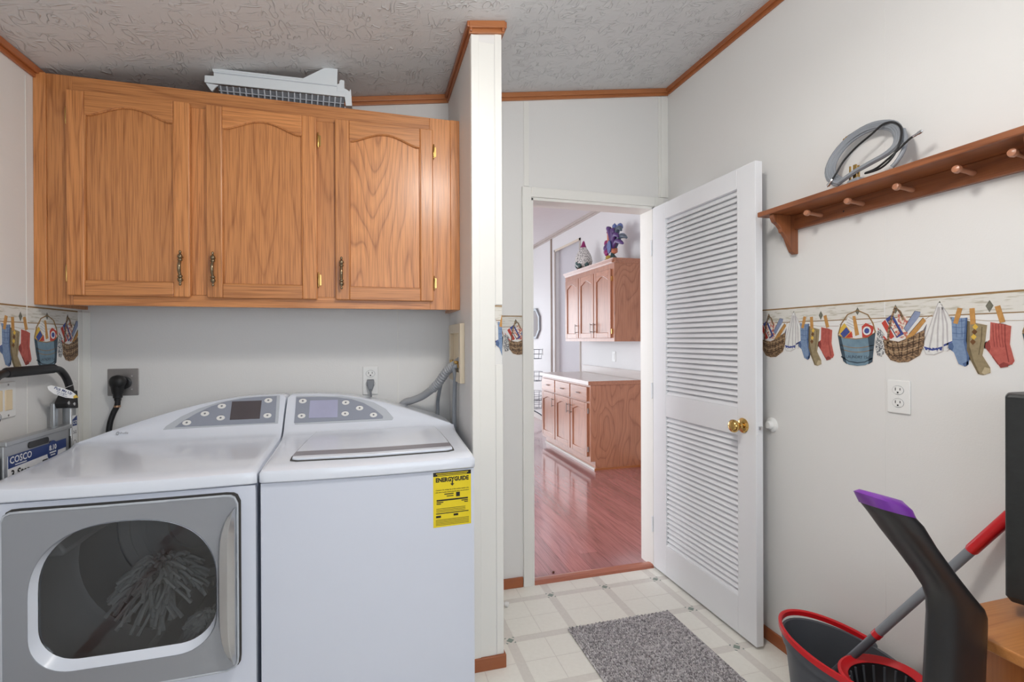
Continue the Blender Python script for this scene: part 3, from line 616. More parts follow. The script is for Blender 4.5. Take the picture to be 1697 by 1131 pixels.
# door: silver panel, white rim, smoked glass, handle
dd = obj('door', ring(B(), outer_of(0, -.962, -.386, .296, .822, .028), op, .002, .020, mF), silver, dr, smooth=30, bevel=.003)
oo = outer_of(0, -.962, -.386, .296, .822, .028)
tb = B(); tube(tb, [mF(a, b, .019) for a, b in oo], .0035, 6, True); obj('door_edge', tb, lgrey_p, dd, smooth=60)
o2 = outer_of(0, -.968, -.380, .290, .828, .03); obj('door_gap', ring(B(), o2, op, .0005, .002, mF), gap_dark, dd)  # dark ring gives the shade in the gap around the door
inn = [(OPc+(a-OPc)*.968+.002, .585+(b-.585)*.955+.008) for a, b in op]
rm = B(); loops(rm, [[mF(a, b, .021) for a, b in op], [mF(a, b, -.006) for a, b in inn]], True, False, False)
obj('window_rim', rm, enamel, dd, smooth=40)
gl = B(); loops(gl, [[mF(a, b, -.006) for a, b in inn], [mF(a, b, -.010) for a, b in inn]]); obj('window_glass', gl, smoked, dd, label='smoked door glass')
hb = B(); hp = []
for i in range(21):
    b = .325+.46*i/20; e = abs(2*i/20-1); hp.append((b, .046*(1-e**5)+.004))
loops(hb, [[mF(-.389, b, .018), mF(-.389, b, .040), mF(-.389-w*.35, b, .050), mF(-.389-w*.8, b, .044), mF(-.389-w, b, .020)] for b, w in hp]); obj('handle', hb, alu, dd, smooth=50, bevel=.001)
for z_ in (.72, .40):
    obj('hinge', mprism(B(), rrect(-.974, -.964, z_-.03, z_+.03, .003, 2), .002, .016, mF), steel, dd)
# drum behind the glass
dc = Vector((-.68, 0, .545)); DRr = .285
bm = B(); n = 40
prof = [(DRr-.02, 1.742), (DRr, 1.765), (DRr, 2.02), (DRr-.012, 2.035), (DRr, 2.05), (DRr, 2.33)]
loops(bm, [[(dc.x+r*math.cos(2*PI*k/n), y, dc.z+r*math.sin(2*PI*k/n)) for k in range(n)] for r, y in prof], True, False, False); obj('drum', bm, drum_m, dr, smooth=50)
bm = B(); lathe(bm, [(.001, 0), (.10, 0), (.105, -.012), (.135, -.014), (.14, 0), (.19, .004), (.20, -.008), (.235, -.010), (.245, .006), (.283, .008), (.283, .02)], (dc.x, 2.33, dc.z), (0, 1, 0), 40); obj('drum_back', bm, drum_m, dr, smooth=40)
for k in range(3):
    t = 2*PI*k/3+.55; bm = B(); cx_, cz_ = math.cos(t), math.sin(t); nx, nz = -cz_, cx_
    P_ = [(DRr, -.04), (DRr-.06, -.008), (DRr-.06, .008), (DRr, .04)]
    loops(bm, [[(dc.x+cx_*r+nx*w, y, dc.z+cz_*r+nz*w) for r, w in P_] for y in (1.80, 2.30)]); obj('drum_baffle', bm, drum_m, dr, bevel=.008, smooth=50)
# two mop heads in the drum
random.seed(11)
def mop_head(c, R, n, label, tilt, seed):
    random.seed(seed); t = thing('yarn_mop', label, 'mop', (c[0], c[1], c[2]), 'mop heads inside the dryer'); bm = B(); C = Vector(c)
    for i in range(n):
        a = 2*PI*i/n*3+random.uniform(-.15, .15); el = random.uniform(.15, 1.45); R1 = R*random.uniform(.85, 1.08)
        d = Vector((math.cos(a)*math.cos(el), math.sin(a)*math.cos(el), math.sin(el))); d = tilt@d
        side = Vector((d.y, -d.x, 0))*random.uniform(-.3, .3)
        P = [C+Vector((0, 0, R*.62)), C+Vector((0, 0, R*.62))+d*R1*.35+Vector((0, 0, .014)), C+Vector((0, 0, R*.60))+(d+side*.3)*R1*.72, C+Vector((0, 0, R*.5))+(d+side)*R1*.98-Vector((0, 0, R*.22))]
        P = [Vector((p.x, p.y, max(p.z, .283+.35*(p.x+.68)**2*2+.004*random.random()))) for p in P]
        tube(bm, smooth_path(P, 3), [.0055]*9+[.0068], 5)
    obj('yarn_strands', bm, yarn_m, t, smooth=60, kind='stuff')
    bm = B(); lathe(bm, [(.002, 0), (.02, .002), (.022, .012), (.012, .02)], C+Vector((0, 0, R*.62)), (0, 0, 1), 12); obj('hub', bm, yarn_m, t, smooth=50)
mop_head((-.690, 1.99, .350), .150, 210, 'grey string mop head in the middle of the dryer drum', Matrix.Rotation(math.radians(28), 3, 'X'), 4)
mop_head((-.505, 1.845, .300), .085, 110, 'grey string mop head at the right edge of the dryer window', Matrix.Rotation(math.radians(20), 3, 'X'), 5)

# ------------------------------------------------------------------ louvred door, standing open along the right wall
DA, DB = 1.528, 1.564; DY0, DY1 = 1.702, 2.478; DZ0, DZ1 = .014, 2.022
ld = thing('door_1', 'white louvred door standing open against the right wall', 'door', (1.546, 2.478, DZ0), kind='structure')
yR, yL = pX(1221.5, 500, DA).y, pX(1102.5, 500, DA).y           # louvre field between the stiles
z1t, z1b = pX(1221, 313.5, DA).z, pX(1221, 676, DA).z; z2t, z2b = pX(1222, 721.5, DA).z, pX(1224, 988, DA).z
dbx = lambda n, y0, y1, z0, z1: obj(n, box(B(), DA, DB, y0, y1, z0, z1), doorw, ld, bevel=.0025)
dbx('stile', DY0, yR, DZ0, DZ1); dbx('stile', yL, DY1, DZ0, DZ1); dbx('top_rail', yR, yL, z1t, DZ1); dbx('lock_rail', yR, yL, z2t, z1b); dbx('bottom_rail', yR, yL, DZ0, z2b)
def louvres(z0, z1, n):
    p = (z1-z0)/n; me = None
    for i in range(n):
        zc = z0+p*(i+.5)
        pr = [(DA+.004, zc-p*.47), (DA+.010, zc-p*.55), (DA+.028, zc+p*.47), (DA+.022, zc+p*.53)]
        obj('slat', prism(B(), [(a, b) for a, b in pr], yR-.002, yL+.002, 'Y'), doorw, ld)
louvres(z1b, z1t, 37); louvres(z2b, z2t, 27)
def brass_knob(parent, c, s):
    bm = B(); lathe(bm, [(.031, 0), (.032, .004), (.026, .009), (.014, .012), (.011, .02), (.012, .028), (.022, .036), (.0275, .047), (.027, .056), (.019, .064), (.008, .0665), (.001, .067)], c, (s, 0, 0), 22); return obj('knob', bm, brass, parent, smooth=50)
kn = pX(1232, 705.5, DA); brass_knob(ld, (DA, kn.y, kn.z), -1)
bm = B(); lathe(bm, [(.031, 0), (.030, .006), (.02, .012), (.02, .03), (.001, .032)], (DB, kn.y, kn.z), (1, 0, 0), 18); obj('knob', bm, brass, ld, smooth=50)
obj('latch_plate', box(B(), DA+.006, DB-.006, DY0-.0015, DY0+.004, kn.z-.028, kn.z+.028), doorw, ld, bevel=.001); obj('latch', box(B(), DA+.011, DB-.011, DY0-.010, DY0, kn.z-.008, kn.z+.008), chrome, ld, bevel=.003)
for z_ in (.25, 1.0, 1.80):
    bm = B(); lathe(bm, [(.001, -.045), (.005, -.042), (.0055, .042), (.001, .045)], (DA-.004, DY1+.004, z_), (0, 0, 1), 10); obj('hinge', bm, doorw, ld, smooth=50)
ds = pX(1283, 705, XR); bm = B(); lathe(bm, [(.030, 0), (.030, .006), (.024, .010), (.018, .011), (.017, .022), (.014, .026), (.001, .027)], (XR, ds.y+.01, ds.z), (-1, 0, 0), 22)
solo('wall_bumper', bm, plast_w, 'round white wall bumper behind the brass door knob', 'door stop', smooth=45)

# ------------------------------------------------------------------ step ladder folded against the left wall
LX = -1.098
la = thing('step_ladder', 'folded aluminium step ladder with black grip bar, between the dryer and left wall', 'ladder', (LX, 2.1, 0))
yl, yr = 1.838, 2.300
rail = lambda y, z1: box(B(), LX-.022, LX+.010, y-.017, y+.017, .015, z1)
obj('rail', rail(yr, 1.075), alu, la, bevel=.006, smooth=40); obj('rail', rail(yl, 1.075), alu, la, bevel=.006, smooth=40)
for y in (yl+.055, yr-.052): obj('rear_leg', box(B(), LX-.036, LX-.020, y-.012, y+.012, .015, 1.06), alu, la, bevel=.004)
arc = [(LX, yr, 1.04), (LX, yr-.002, 1.085), (LX, yr-.020, 1.135), (LX, yr-.055, 1.172), (LX, yr-.10, 1.188), (LX, (yl+yr)/2, 1.190), (LX, yl+.10, 1.188), (LX, yl+.055, 1.172), (LX, yl+.020, 1.135), (LX, yl+.002, 1.085), (LX, yl, 1.04)]
obj('grip_bar', tube(B(), smooth_path(arc, 5), .0125, 12), black_p, la, smooth=60)
obj('grip_sleeve', tube(B(), [(LX, yl+.105, 1.1885), (LX, yl+.112, 1.190), (LX, yr-.112, 1.190), (LX, yr-.105, 1.1885)], [.014, .0165, .0165, .014], 14), black_r, la, smooth=50)
for y, s in ((yr, -1), (yl, 1)):
    q = obj('hinge_bracket', prism(B(), [(y-s*.018, 1.03), (y+s*.055, 1.04), (y+s*.062, 1.06), (y+s*.03, 1.095), (y-s*.012, 1.10)], LX-.024, LX+.016, 'X'), black_p, la, bevel=.004)
    for dy, dz in ((.05*s, 1.058), (.012*s, 1.050), (.018*s, 1.083)):
        bm = B(); lathe(bm, [(.0075, 0), (.007, .002), (.003, .0026)], (LX+.016, y+dy, dz), (1, 0, 0), 12); obj('rivet', bm, chrome, q, smooth=50)
for i, z in enumerate((.970, .66, .38)):
    s = obj('step', box(B(), LX+.012, LX+.034, yl+.036, yr-.085, z-.115 if i == 0 else z-.07, z+.012), alu, la, bevel=.004)
    if i == 0:
        obj('step_edge', box(B(), LX+.010, LX+.042, yl+.034, yr-.080, z-.002, z+.014), alu, s, bevel=.003)
        obj('hand_slot', mprism(B(), rrect(1.985, 2.090, z-.030, z-.009, .009, 4), 0, .0025, lambda a, b, d: (LX+.034+d, a, b)), black_p, s)
for y in (yl+.024, yr-.066):
    bm = B()
    for k in range(9): box(bm, LX+.010, LX+.026, y-.009, y+.009, .10+.095*k, .175+.095*k)
    obj('ribbed_guide', bm, black_r, la, kind='stuff')
for y in (yl, yr): obj('foot', box(B(), LX-.026, LX+.014, y-.021, y+.021, 0, .03), black_r, la, bevel=.004)
fx = lambda off: (lambda y0, z0: (lambda a, b: (LX+off, y0+a, z0+b)))
mL = lambda a, b, d: (LX+.0345+d, a, b)
pl = obj('label_card', mprism(B(), [(1.888, .720), (2.190, .720), (2.190, .936), (1.888, .936)], 0, .0014, mL), label_w, la, label='white and navy product card')
bm = B(); mprism(bm, [(1.888, .898), (2.190, .905), (2.190, .9365), (1.888, .9365)], .0014, .0022, mL); mprism(bm, ell(2.110, .908, .030, .036, 24), .0022, .0026, mL); obj('navy_band', bm, navy, pl)
bm = B(); h = fx(.0345+.003); add_text(bm, 'COSCO', .030, h(1.945, .912), bold=.0006); mprism(bm, [(1.918, .9035), (1.972, .9035), (1.972, .9065), (1.918, .9065)], .0022, .0030, mL); obj('card_lettering', bm, label_w, pl); bm = B(); add_text(bm, '8.10', .024, h(2.110, .912), bold=.0008); mprism(bm, [(2.092, .9015), (2.128, .9015), (2.128, .906), (2.092, .906)], .0026, .0032, mL); mprism(bm, [(2.097, .893), (2.123, .893), (2.123, .897), (2.097, .897)], .0026, .0032, mL); obj('card_lettering', bm, label_w, pl)
bm = B(); add_text(bm, '3-Step', .036, h(1.898, .866), align='LEFT', bold=.0006); mprism(bm, rrect(2.055, 2.083, .868, .888, .002, 1), .0014, .002, mL); obj('card_lettering_dark', bm, ink, pl)
mL2 = lambda a, b, d: (LX+.010+d, a, b)
st = obj('rail_sticker', mprism(B(), [(yr-.015, .60), (yr+.015, .60), (yr+.015, 1.005), (yr-.015, 1.005)], 0, .001, mL2), label_w, la)
bm = B(); mprism(bm, [(yr-.015, .965), (yr+.015, .965), (yr+.015, 1.003), (yr-.015, .990)], .001, .0015, mL2); obj('sticker_band', bm, navy, st)
bm = B(); add_text(bm, 'CO', .019, fx(.012)(yr, .972), bold=.0004); obj('sticker_lettering', bm, label_w, st)
bm = B(); add_text(bm, '3-S', .017, fx(.0113)(yr, .935), bold=.0003)
for z in (.895, .845): ring(bm, ell(yr, z, .012, .016, 20), ell(yr, z, .0105, .0145, 20), .001, .0013, mL2); box(bm, LX+.011, LX+.0113, yr-.006, yr+.006, z-.002, z+.002)
obj('sticker_marks', bm, ink, st)
# hang tag tied to the grip
TC = pX(105, 651, -1.060); tr = math.radians(-27); te = Vector((.88, .47, 0)); tn = Vector((.47, -.88, 0))
def tg(a, b, d): return TC+(te*(a*math.cos(tr)-b*math.sin(tr))+Vector((0, 0, a*math.sin(tr)+b*math.cos(tr))))*.70+tn*d
tagp = [(-.070, .004), (-.060, .015), (-.020, .020), (.025, .019), (.050, .010), (.066, 0), (.050, -.012), (.020, -.020), (-.030, -.020), (-.058, -.010)]
tgo = obj('hang_tag', mprism(B(), tagp, 0, .0012, tg), label_w, la, label='white paper hang tag with yellow tip')
bm = B(); mprism(bm, [(.050, .010), (.066, 0), (.050, -.012), (.044, -.002)], .0012, .0018, tg); obj('tag_tip', bm, gold_p, tgo)
bm = B(); add_text(bm, 'Pick Me Up', .0185, lambda a, b: tg(a-.004, b+.003, .002), bold=.0003, sxy=.9); add_text(bm, "I'm Light", .0125, lambda a, b: tg(a-.004, b-.008, .002)); add_text(bm, '& Compact', .009, lambda a, b: tg(a+.002, b-.0165, .002)); obj('tag_lettering', bm, navy, tgo)
obj('tag_string', tube(B(), smooth_path([tg(-.01, .018, .001), (LX+.022, yr-.014, 1.128), (LX+.013, yr-.005, 1.140)], 4), .0008, 5), label_w, la)

# ------------------------------------------------------------------ wall fittings
def plate(name, label, cat, c, m, w, h, mat_=plast_w, th=.006):
    t = thing(name, label, cat, m(c[0], c[1]-h/2, 0)); obj('cover_plate', mprism(B(), rrect(c[0]-w/2, c[0]+w/2, c[1]-h/2, c[1]+h/2, .004, 3), 0, th, m), mat_, t, bevel=.003, seg=3, smooth=40); return t
def socket(t, c, m, th=.006, sc=1.0, mat_=plast_w, shadow=None):
    o_ = ell(c[0], c[1], .0175*sc, .0145*sc, 20); s = obj('socket', mprism(B(), [(a, min(max(b, c[1]-.0125*sc), c[1]+.0125*sc)) for a, b in o_], .002, th+.0015, m), mat_, t, bevel=.0006)
    ring_ = B(); ring(ring_, ell(c[0], c[1], .0185*sc, .0150*sc, 20), ell(c[0], c[1], .0175*sc, .014*sc, 20), th-.002, th+.0004, m); obj('socket_gap', ring_, grey_p, t)
    bm = B()
    for a0, a1, b0, b1 in ((-.0085, -.0062, -.001, .008), (.0060, .0082, 0, .0075)): mprism(bm, [(c[0]+a0*sc, c[1]+b0*sc), (c[0]+a1*sc, c[1]+b0*sc), (c[0]+a1*sc, c[1]+b1*sc), (c[0]+a0*sc, c[1]+b1*sc)], th+.001, th+.0019, m)
    mprism(bm, ell(c[0], c[1]-.007*sc, .0028*sc, .0028*sc, 10), th+.001, th+.0019, m); obj('slots', bm, ink, s)
def screw(t, c, m, th=.006, mat_=steel): obj('screw', mprism(B(), ell(c[0], c[1], .0034, .0034, 10), th-.001, th+.001, m), mat_, t)
mB = lambda a, b, d: (a, YD-d, b); mR = lambda a, b, d: (XR-d, -a, b); mLf = lambda a, b, d: (XL+d, a, b); mP = lambda a, b, d: (XP-d, -a, b)
ot = plate('wall_outlet', 'white double outlet on the right wall below the sock border', 'outlet', (-1.2025, 1.099), mR, .073, .107)
socket(ot, (-1.2025, 1.120), mR); socket(ot, (-1.2025, 1.079), mR); screw(ot, (-1.2025, 1.0995), mR, mat_=plast_w)
ot = plate('wall_outlet', 'white outlet with one grey plug on the back wall above the washer', 'outlet', (.004, 1.095), mB, .072, .135)
socket(ot, (.004, 1.128), mB, sc=1.15); socket(ot, (.004, 1.080), mB, sc=1.15)
bm = B(); loops(bm, [[(.004+a*.016, YD-.008-d, 1.092+b) for a, b, d in ((-1, -.004, .0), (1, -.004, .0), (1, .010, 0), (-1, .010, 0))], [(.004+a*.017, YD-.024-d, 1.082+b) for a, b, d in ((-1, -.012, .0), (1, -.012, .0), (1, .014, 0), (-1, .014, 0))], [(.004+a*.008, YD-.030, 1.052+b) for a, b in ((-1, -.008), (1, -.008), (1, .008), (-1, .008))]])
wc = thing('washer_power_cord', 'grey plug and cord in the outlet above the washer', 'cord', (.004, YD-.02, 1.03)); obj('plug', bm, grey_p, wc, bevel=.003); obj('cord', tube(B(), [(.004, YD-.030, 1.056), (.006, YD-.03, 1.03), (.008, YD-.03, .98), (.0, YD-.03, .8)], .0042, 8), grey_p, wc, smooth=60)
# steel range outlet with the dryer plug
rp = plate('dryer_outlet', 'square steel outlet plate on the back wall left of the machines', 'outlet', (-1.0045, 1.1145), mB, .114, .114, steel, .004)
bm = B(); lathe(bm, [(.026, 0), (.026, .012), (.022, .014)], (-.998, YD-.004, 1.112), (0, -1, 0), 20); obj('receptacle', bm, black_p, rp)
for a, b in ((-.972, 1.140), (-.972, 1.084), (-1.03, 1.140)): screw(rp, (a, b), mB, .006, chrome)
dp = thing('dryer_power_cord', 'thick black angled plug and cord in the steel outlet', 'cord', (-1.02, YD-.04, .8))
bm = B(); lathe(bm, [(.012, 0), (.026, .004), (.030, .02), (.028, .034), (.018, .042), (.004, .044)], (-1.006, YD-.016, 1.117), (-.25, -1, 0), 20); obj('plug', bm, black_r, dp, smooth=45)
bm = B(); lathe(bm, [(.026, 0), (.020, .04), (.0165, .046), (.0165, .06), (.013, .062), (.012, .072)], (-1.012, YD-.034, 1.112), (.0, 0, -1), 16); obj('plug_neck', bm, black_r, dp, smooth=45)
cp = smooth_path([(-1.012, YD-.034, 1.050), (-1.014, YD-.034, 1.02), (-1.028, YD-.036, .985), (-1.040, YD-.04, .93), (-1.045, YD-.05, .80)], 5); obj('cord', tube(B(), cp, .0105, 10), black_r, dp, smooth=60)
bm = B(); lathe(bm, [(.0118, -.004), (.0122, 0), (.0118, .004)], (-1.0142, YD-.034, 1.016), (.05, 0, 1), 14); obj('cord_band', bm, plain('copper_band', (190, 150, 120), .3, .8), dp, smooth=50)
# switch plate on the left wall
sw = plate('switch_plate', 'double rocker light switch on the left wall beside the ladder', 'switch', (2.014, 1.0955), mLf, .122, .118)
for c in (1.991, 2.037): obj('rocker', mprism(B(), [(c-.0165, 1.062), (c+.0165, 1.062), (c+.0165, 1.129), (c-.0165, 1.129)], .003, .009, mLf), cream_p, sw, bevel=.002)
for c in (1.991, 2.037):
    for z in (1.045, 1.146): screw(sw, (c, z), mLf, mat_=steel)
# recessed washer box on the stub wall with its hoses
bx = thing('washer_outlet_box', 'beige plastic washer supply box on the stub wall', 'outlet box', (XP, 2.24, 1.10))
ya, yb, za, zb_ = 2.075, 2.375, 1.103, 1.358
mW = lambda a, b, d: (XP-d, a, b)
obj('frame', ring(B(), [(ya, za), (yb, za), (yb, zb_), (ya, zb_)], [(ya+.035, za+.045), (yb-.03, za+.045), (yb-.03, zb_-.04), (ya+.035, zb_-.04)], 0, .020, mW), plast_b, bx, bevel=.003)
obj('back_plate', mprism(B(), [(ya+.03, za+.04), (yb-.025, za+.04), (yb-.025, zb_-.035), (ya+.03, zb_-.035)], .0005, .004, mW), cream_p, bx)
for y in (2.17, 2.28):
    bm = B(); lathe(bm, [(.010, 0), (.010, .02), (.014, .022), (.014, .032), (.006, .034)], (XP-.01, y, 1.165), (-.3, 0, 1), 10); obj('valve', bm, brass, bx, smooth=40)
hs = [pY(766, 597, 2.16), pY(756, 604, 2.20), pY(741, 615, 2.25), pY(728, 633, 2.30), pY(717, 645, 2.34)]
P = smooth_path(hs, 20); bm = B(); tube(bm, P, [.0185+(.0022 if (i//2) % 2 else -.0016) for i in range(len(P))], 14); ho = thing('drain_hose', 'grey corrugated drain hose curving from the beige box behind the washer', 'hose', (.3, 2.35, .95)); obj('corrugated_end', bm, hose_m, ho, smooth=25)
hs2 = [pY(718, 644, 2.335), pY(700, 657, 2.40), pY(683, 664, 2.43), pY(668, 670, 2.45), Vector((.10, 2.46, .90))]
P = smooth_path(hs2, 10); obj('hose_body', tube(B(), P, .0175, 12), hose_m, ho, smooth=60)
def hose(P, r, label): bm = B(); tube(bm, smooth_path(P, 8), r, 10); return solo('supply_hose', bm, cord_g, label, 'hose', 'washer supply hoses', smooth=60)
hose([(.368, 2.16, 1.172), (.355, 2.17, 1.168), pY(754.5, 624, 2.19), pY(753.5, 650, 2.23), (.367, 2.24, .92), (.367, 2.26, .6)], .0095, 'grey supply hose hanging straight down nearest the stub wall edge')
hose([(.362, 2.30, 1.165), (.335, 2.39, 1.10), pY(726, 662, 2.446), pY(725, 690, 2.450), (.30, 2.455, .75)], .0085, 'thin grey supply hose behind the corrugated hose')

# ------------------------------------------------------------------ laundry wallpaper border
PER = .533
MOT = []     # (material, polygon in (r, z) relative to the basket hook, layer)
def M_(m, pts, layer, name): MOT.append((m, pts, layer, name))
def band(path, w):
    a, b = [], []
    for i, p in enumerate(path):
        q0, q1 = path[max(i-1, 0)], path[min(i+1, len(path)-1)]; dx, dy = q1[0]-q0[0], q1[1]-q0[1]; l = math.hypot(dx, dy) or 1
        a.append((p[0]-dy/l*w, p[1]+dx/l*w)); b.append((p[0]+dy/l*w, p[1]-dx/l*w))
    return a+b[::-1]
pp_tan = paper('print_tan', (176, 160, 128), (200, 184, 152), 90); pp_bd = paper('print_blue_shadow', (62, 84, 124), (92, 116, 156), 130); pp_kd = paper('print_khaki_shadow', (98, 84, 60), (128, 112, 82), 90); pp_rd = paper('print_red_shadow', (122, 44, 40), (160, 72, 64), 90); pp_fold = paper('print_linen_shadow', (176, 172, 174), (206, 202, 202), 60); pp_td = paper('print_tin_shadow', (44, 58, 70), (72, 92, 106), 40); pp_tl = paper('print_tin_light', (140, 168, 182), (168, 190, 200), 40); pp_wd = paper('print_wicker_shadow', (58, 40, 28), (92, 68, 48), 120); pp_wl = paper('print_wicker_light', (168, 140, 106), (196, 170, 138), 120)
M_(pp_floral, [(.008, 1.365), (.040, 1.352), (.036, 1.285), (.000, 1.290)], 1, 'seed_packet'); M_(pp_navy, [(-.032, 1.350), (-.010, 1.366), (.026, 1.300), (.004, 1.288)], 2, 'picture_frame'); M_(pp_floral, [(-.024, 1.342), (-.010, 1.352), (.016, 1.304), (.004, 1.292)], 3, 'seed_packet')
M_(pp_sred, [(-.046, 1.338), (-.034, 1.348), (-.004, 1.292), (-.016, 1.284)], 1, 'red_frame'); M_(pp_tool, [(.036, 1.306), (.026, 1.318), (.060, 1.372), (.076, 1.368), (.074, 1.356)], 3, 'trowel'); M_(pp_pin, [(.030, 1.286), (.042, 1.300), (.084, 1.350), (.092, 1.340), (.052, 1.288)], 4, 'rolling_pin'); M_(pp_green, [(.034, 1.286), (.084, 1.312), (.094, 1.330), (.088, 1.298), (.06, 1.280)], 3, 'lavender')
M_(pp_wick, [(-.040, 1.284), (-.034, 1.240), (-.016, 1.216), (.010, 1.209), (.040, 1.212), (.074, 1.234), (.087, 1.266), (.088, 1.312), (.050, 1.292), (.010, 1.276)], 5, 'basket')
M_(pp_wick, band([(-.024, 1.270), (-.022, 1.31), (-.012, 1.355), (0, 1.388), (.014, 1.372), (.026, 1.345)], .0035), 6, 'basket_handle'); M_(pp_knob, [(0, 1.396), (.008, 1.380), (0, 1.366), (-.008, 1.380)], 2, 'hook')
M_(pp_knob, [(.130, 1.398), (.138, 1.384), (.130, 1.372), (.122, 1.384)], 1, 'hook'); M_(pp_white, [(.126, 1.392), (.110, 1.345), (.083, 1.262), (.092, 1.238), (.115, 1.237), (.138, 1.248), (.141, 1.33), (.135, 1.392)], 2, 'towel'); M_(pp_white, [(.132, 1.390), (.150, 1.362), (.163, 1.335), (.166, 1.272), (.150, 1.248), (.140, 1.250), (.139, 1.33)], 3, 'towel'); M_(pp_navy, [(.086, 1.262), (.110, 1.254), (.138, 1.262), (.138, 1.257), (.110, 1.249), (.088, 1.256)], 4, 'towel_stripe'); M_(pp_navy, [(.141, 1.268), (.165, 1.279), (.165, 1.273), (.141, 1.262)], 4, 'towel_stripe')
M_(pp_blue, [(.162, 1.349), (.180, 1.344), (.202, 1.345), (.198, 1.280), (.206, 1.235), (.205, 1.212), (.196, 1.205), (.180, 1.212), (.168, 1.245), (.153, 1.258), (.154, 1.268), (.164, 1.276)], 5, 'blue_sock')
M_(pp_khaki, [(.203, 1.336), (.218, 1.330), (.249, 1.322), (.245, 1.28), (.238, 1.238), (.256, 1.205), (.257, 1.191), (.240, 1.184), (.228, 1.186), (.212, 1.220), (.201, 1.2525)], 6, 'khaki_sock')
for k in range(4): z = 1.318-.014*k; M_(pp_dot if k % 2 else pp_yel, [(.222-.002*k, z+.009), (.229-.002*k, z), (.222-.002*k, z-.009), (.215-.002*k, z)], 7, 'argyle_patch')
M_(pp_red, [(.279, 1.326), (.303, 1.318), (.300, 1.27), (.310, 1.226), (.305, 1.216), (.290, 1.214), (.280, 1.25)], 6, 'red_sock'); M_(pp_red, [(.2577, 1.330), (.290, 1.322), (.290, 1.275), (.298, 1.222), (.296, 1.210), (.280, 1.206), (.262, 1.235), (.245, 1.2600), (.246, 1.272), (.256, 1.282)], 7, 'red_sock')
for r, z, a in ((.178, 1.350, -.25), (.215, 1.347, .05), (.279, 1.350, .25)):
    c, s = math.cos(a), math.sin(a); M_(pp_pin, [(r+x*c-y*s, z+x*s+y*c) for x, y in ((-.006, -.022), (.006, -.022), (.006, .024), (-.006, .024))], 8, 'clothespin')
M_(pp_knob, [(.2548, 1.391), (.264, 1.375), (.2548, 1.357), (.2455, 1.375)], 1, 'hook'); M_(pp_knob, [(.402, 1.396), (.410, 1.382), (.402, 1.368), (.394, 1.382)], 1, 'hook')
M_(pp_yel, [(.330, 1.318), (.352, 1.342), (.384, 1.302), (.372, 1.284), (.335, 1.292)], 2, 'soap_box'); M_(pp_navy, [(.336, 1.304), (.360, 1.328), (.374, 1.310), (.350, 1.288)], 3, 'soap_box_band'); M_(pp_sred, [(.356, 1.290), (.380, 1.312), (.384, 1.290)], 4, 'soap_box_corner')
M_(pp_white, [(.356, 1.345), (.366, 1.362), (.390, 1.350), (.400, 1.320), (.378, 1.315)], 2, 'cloth'); M_(pp_pin, [(.384, 1.366), (.394, 1.366), (.408, 1.300), (.394, 1.296)], 4, 'brush'); M_(pp_sred, [(.418, 1.328), (.432, 1.340), (.462, 1.326), (.452, 1.292), (.420, 1.290)], 3, 'red_soap_box'); M_(pp_white, ell(.4365, 1.313, .0145, .015, 18), 4, 'soap_box_ring'); M_(pp_navy, ell(.4365, 1.313, .009, .0095, 16), 5, 'soap_box_dot')
M_(pp_tin, [(.327, 1.298), (.350, 1.289), (.396, 1.285), (.440, 1.290), (.466, 1.306), (.460, 1.25), (.4555, 1.208), (.430, 1.195), (.4015, 1.191), (.370, 1.194), (.348, 1.206), (.336, 1.25)], 6, 'tin_bucket')
for z, a0, a1 in ((1.262, .335, .460), (1.247, .338, .459)): M_(pp_line, band([(a0+(a1-a0)*i/8, z-.010*math.sin(PI*i/8)+.002) for i in range(9)], .0011), 7, 'bucket_hoop')
M_(pp_line, band([(.327, 1.300), (.350, 1.289), (.396, 1.285), (.440, 1.290), (.466, 1.307)], .0014), 7, 'bucket_rim'); M_(pp_line, band([(.328, 1.302), (.340, 1.34), (.365, 1.372), (.402, 1.385), (.440, 1.368), (.458, 1.338), (.466, 1.308)], .0016), 8, 'bucket_handle')
M_(pp_sred, [(.474, 1.324), (.498, 1.292), (.508, 1.280), (.500, 1.272), (.478, 1.296)], 2, 'red_cuff'); M_(pp_glove, [(.468, 1.278), (.472, 1.292), (.486, 1.296), (.500, 1.282), (.503, 1.262), (.496, 1.236), (.486, 1.226), (.474, 1.228), (.467, 1.250)], 4, 'glove'); M_(pp_glove, [(.470, 1.310), (.482, 1.318), (.498, 1.298), (.488, 1.290), (.474, 1.294)], 3, 'glove')
for i in range(4):      # shading strokes of the printed artwork
    z = 1.338-.018*i; M_(pp_bd, band([(.164, z), (.182, z-.003), (.199, z-.001)], .0007), 6, 'knit_line')
for r in (.174, .188): M_(pp_bd, band([(r, 1.343), (r+.001, 1.29)], .0006), 6, 'knit_line')
M_(pp_bd, [(.198, 1.345), (.202, 1.345), (.199, 1.280), (.207, 1.235), (.205, 1.214), (.200, 1.207), (.201, 1.235), (.193, 1.275)], 6, 'sock_shadow'); M_(pp_bd, [(.153, 1.258), (.154, 1.268), (.164, 1.274), (.168, 1.262), (.164, 1.249)], 6, 'sock_heel'); M_(pp_bd, [(.190, 1.213), (.196, 1.205), (.205, 1.212), (.204, 1.222)], 6, 'sock_toe')
M_(pp_kd, [(.203, 1.336), (.208, 1.334), (.208, 1.262), (.218, 1.222), (.232, 1.187), (.228, 1.186), (.212, 1.220), (.201, 1.2525)], 7, 'sock_shadow'); M_(pp_kd, band([(.238, 1.318), (.236, 1.28), (.230, 1.24)], .0012), 7, 'knit_line'); M_(pp_tan, [(.237, 1.190), (.244, 1.206), (.256, 1.203), (.257, 1.192), (.244, 1.185)], 7, 'sock_toe')
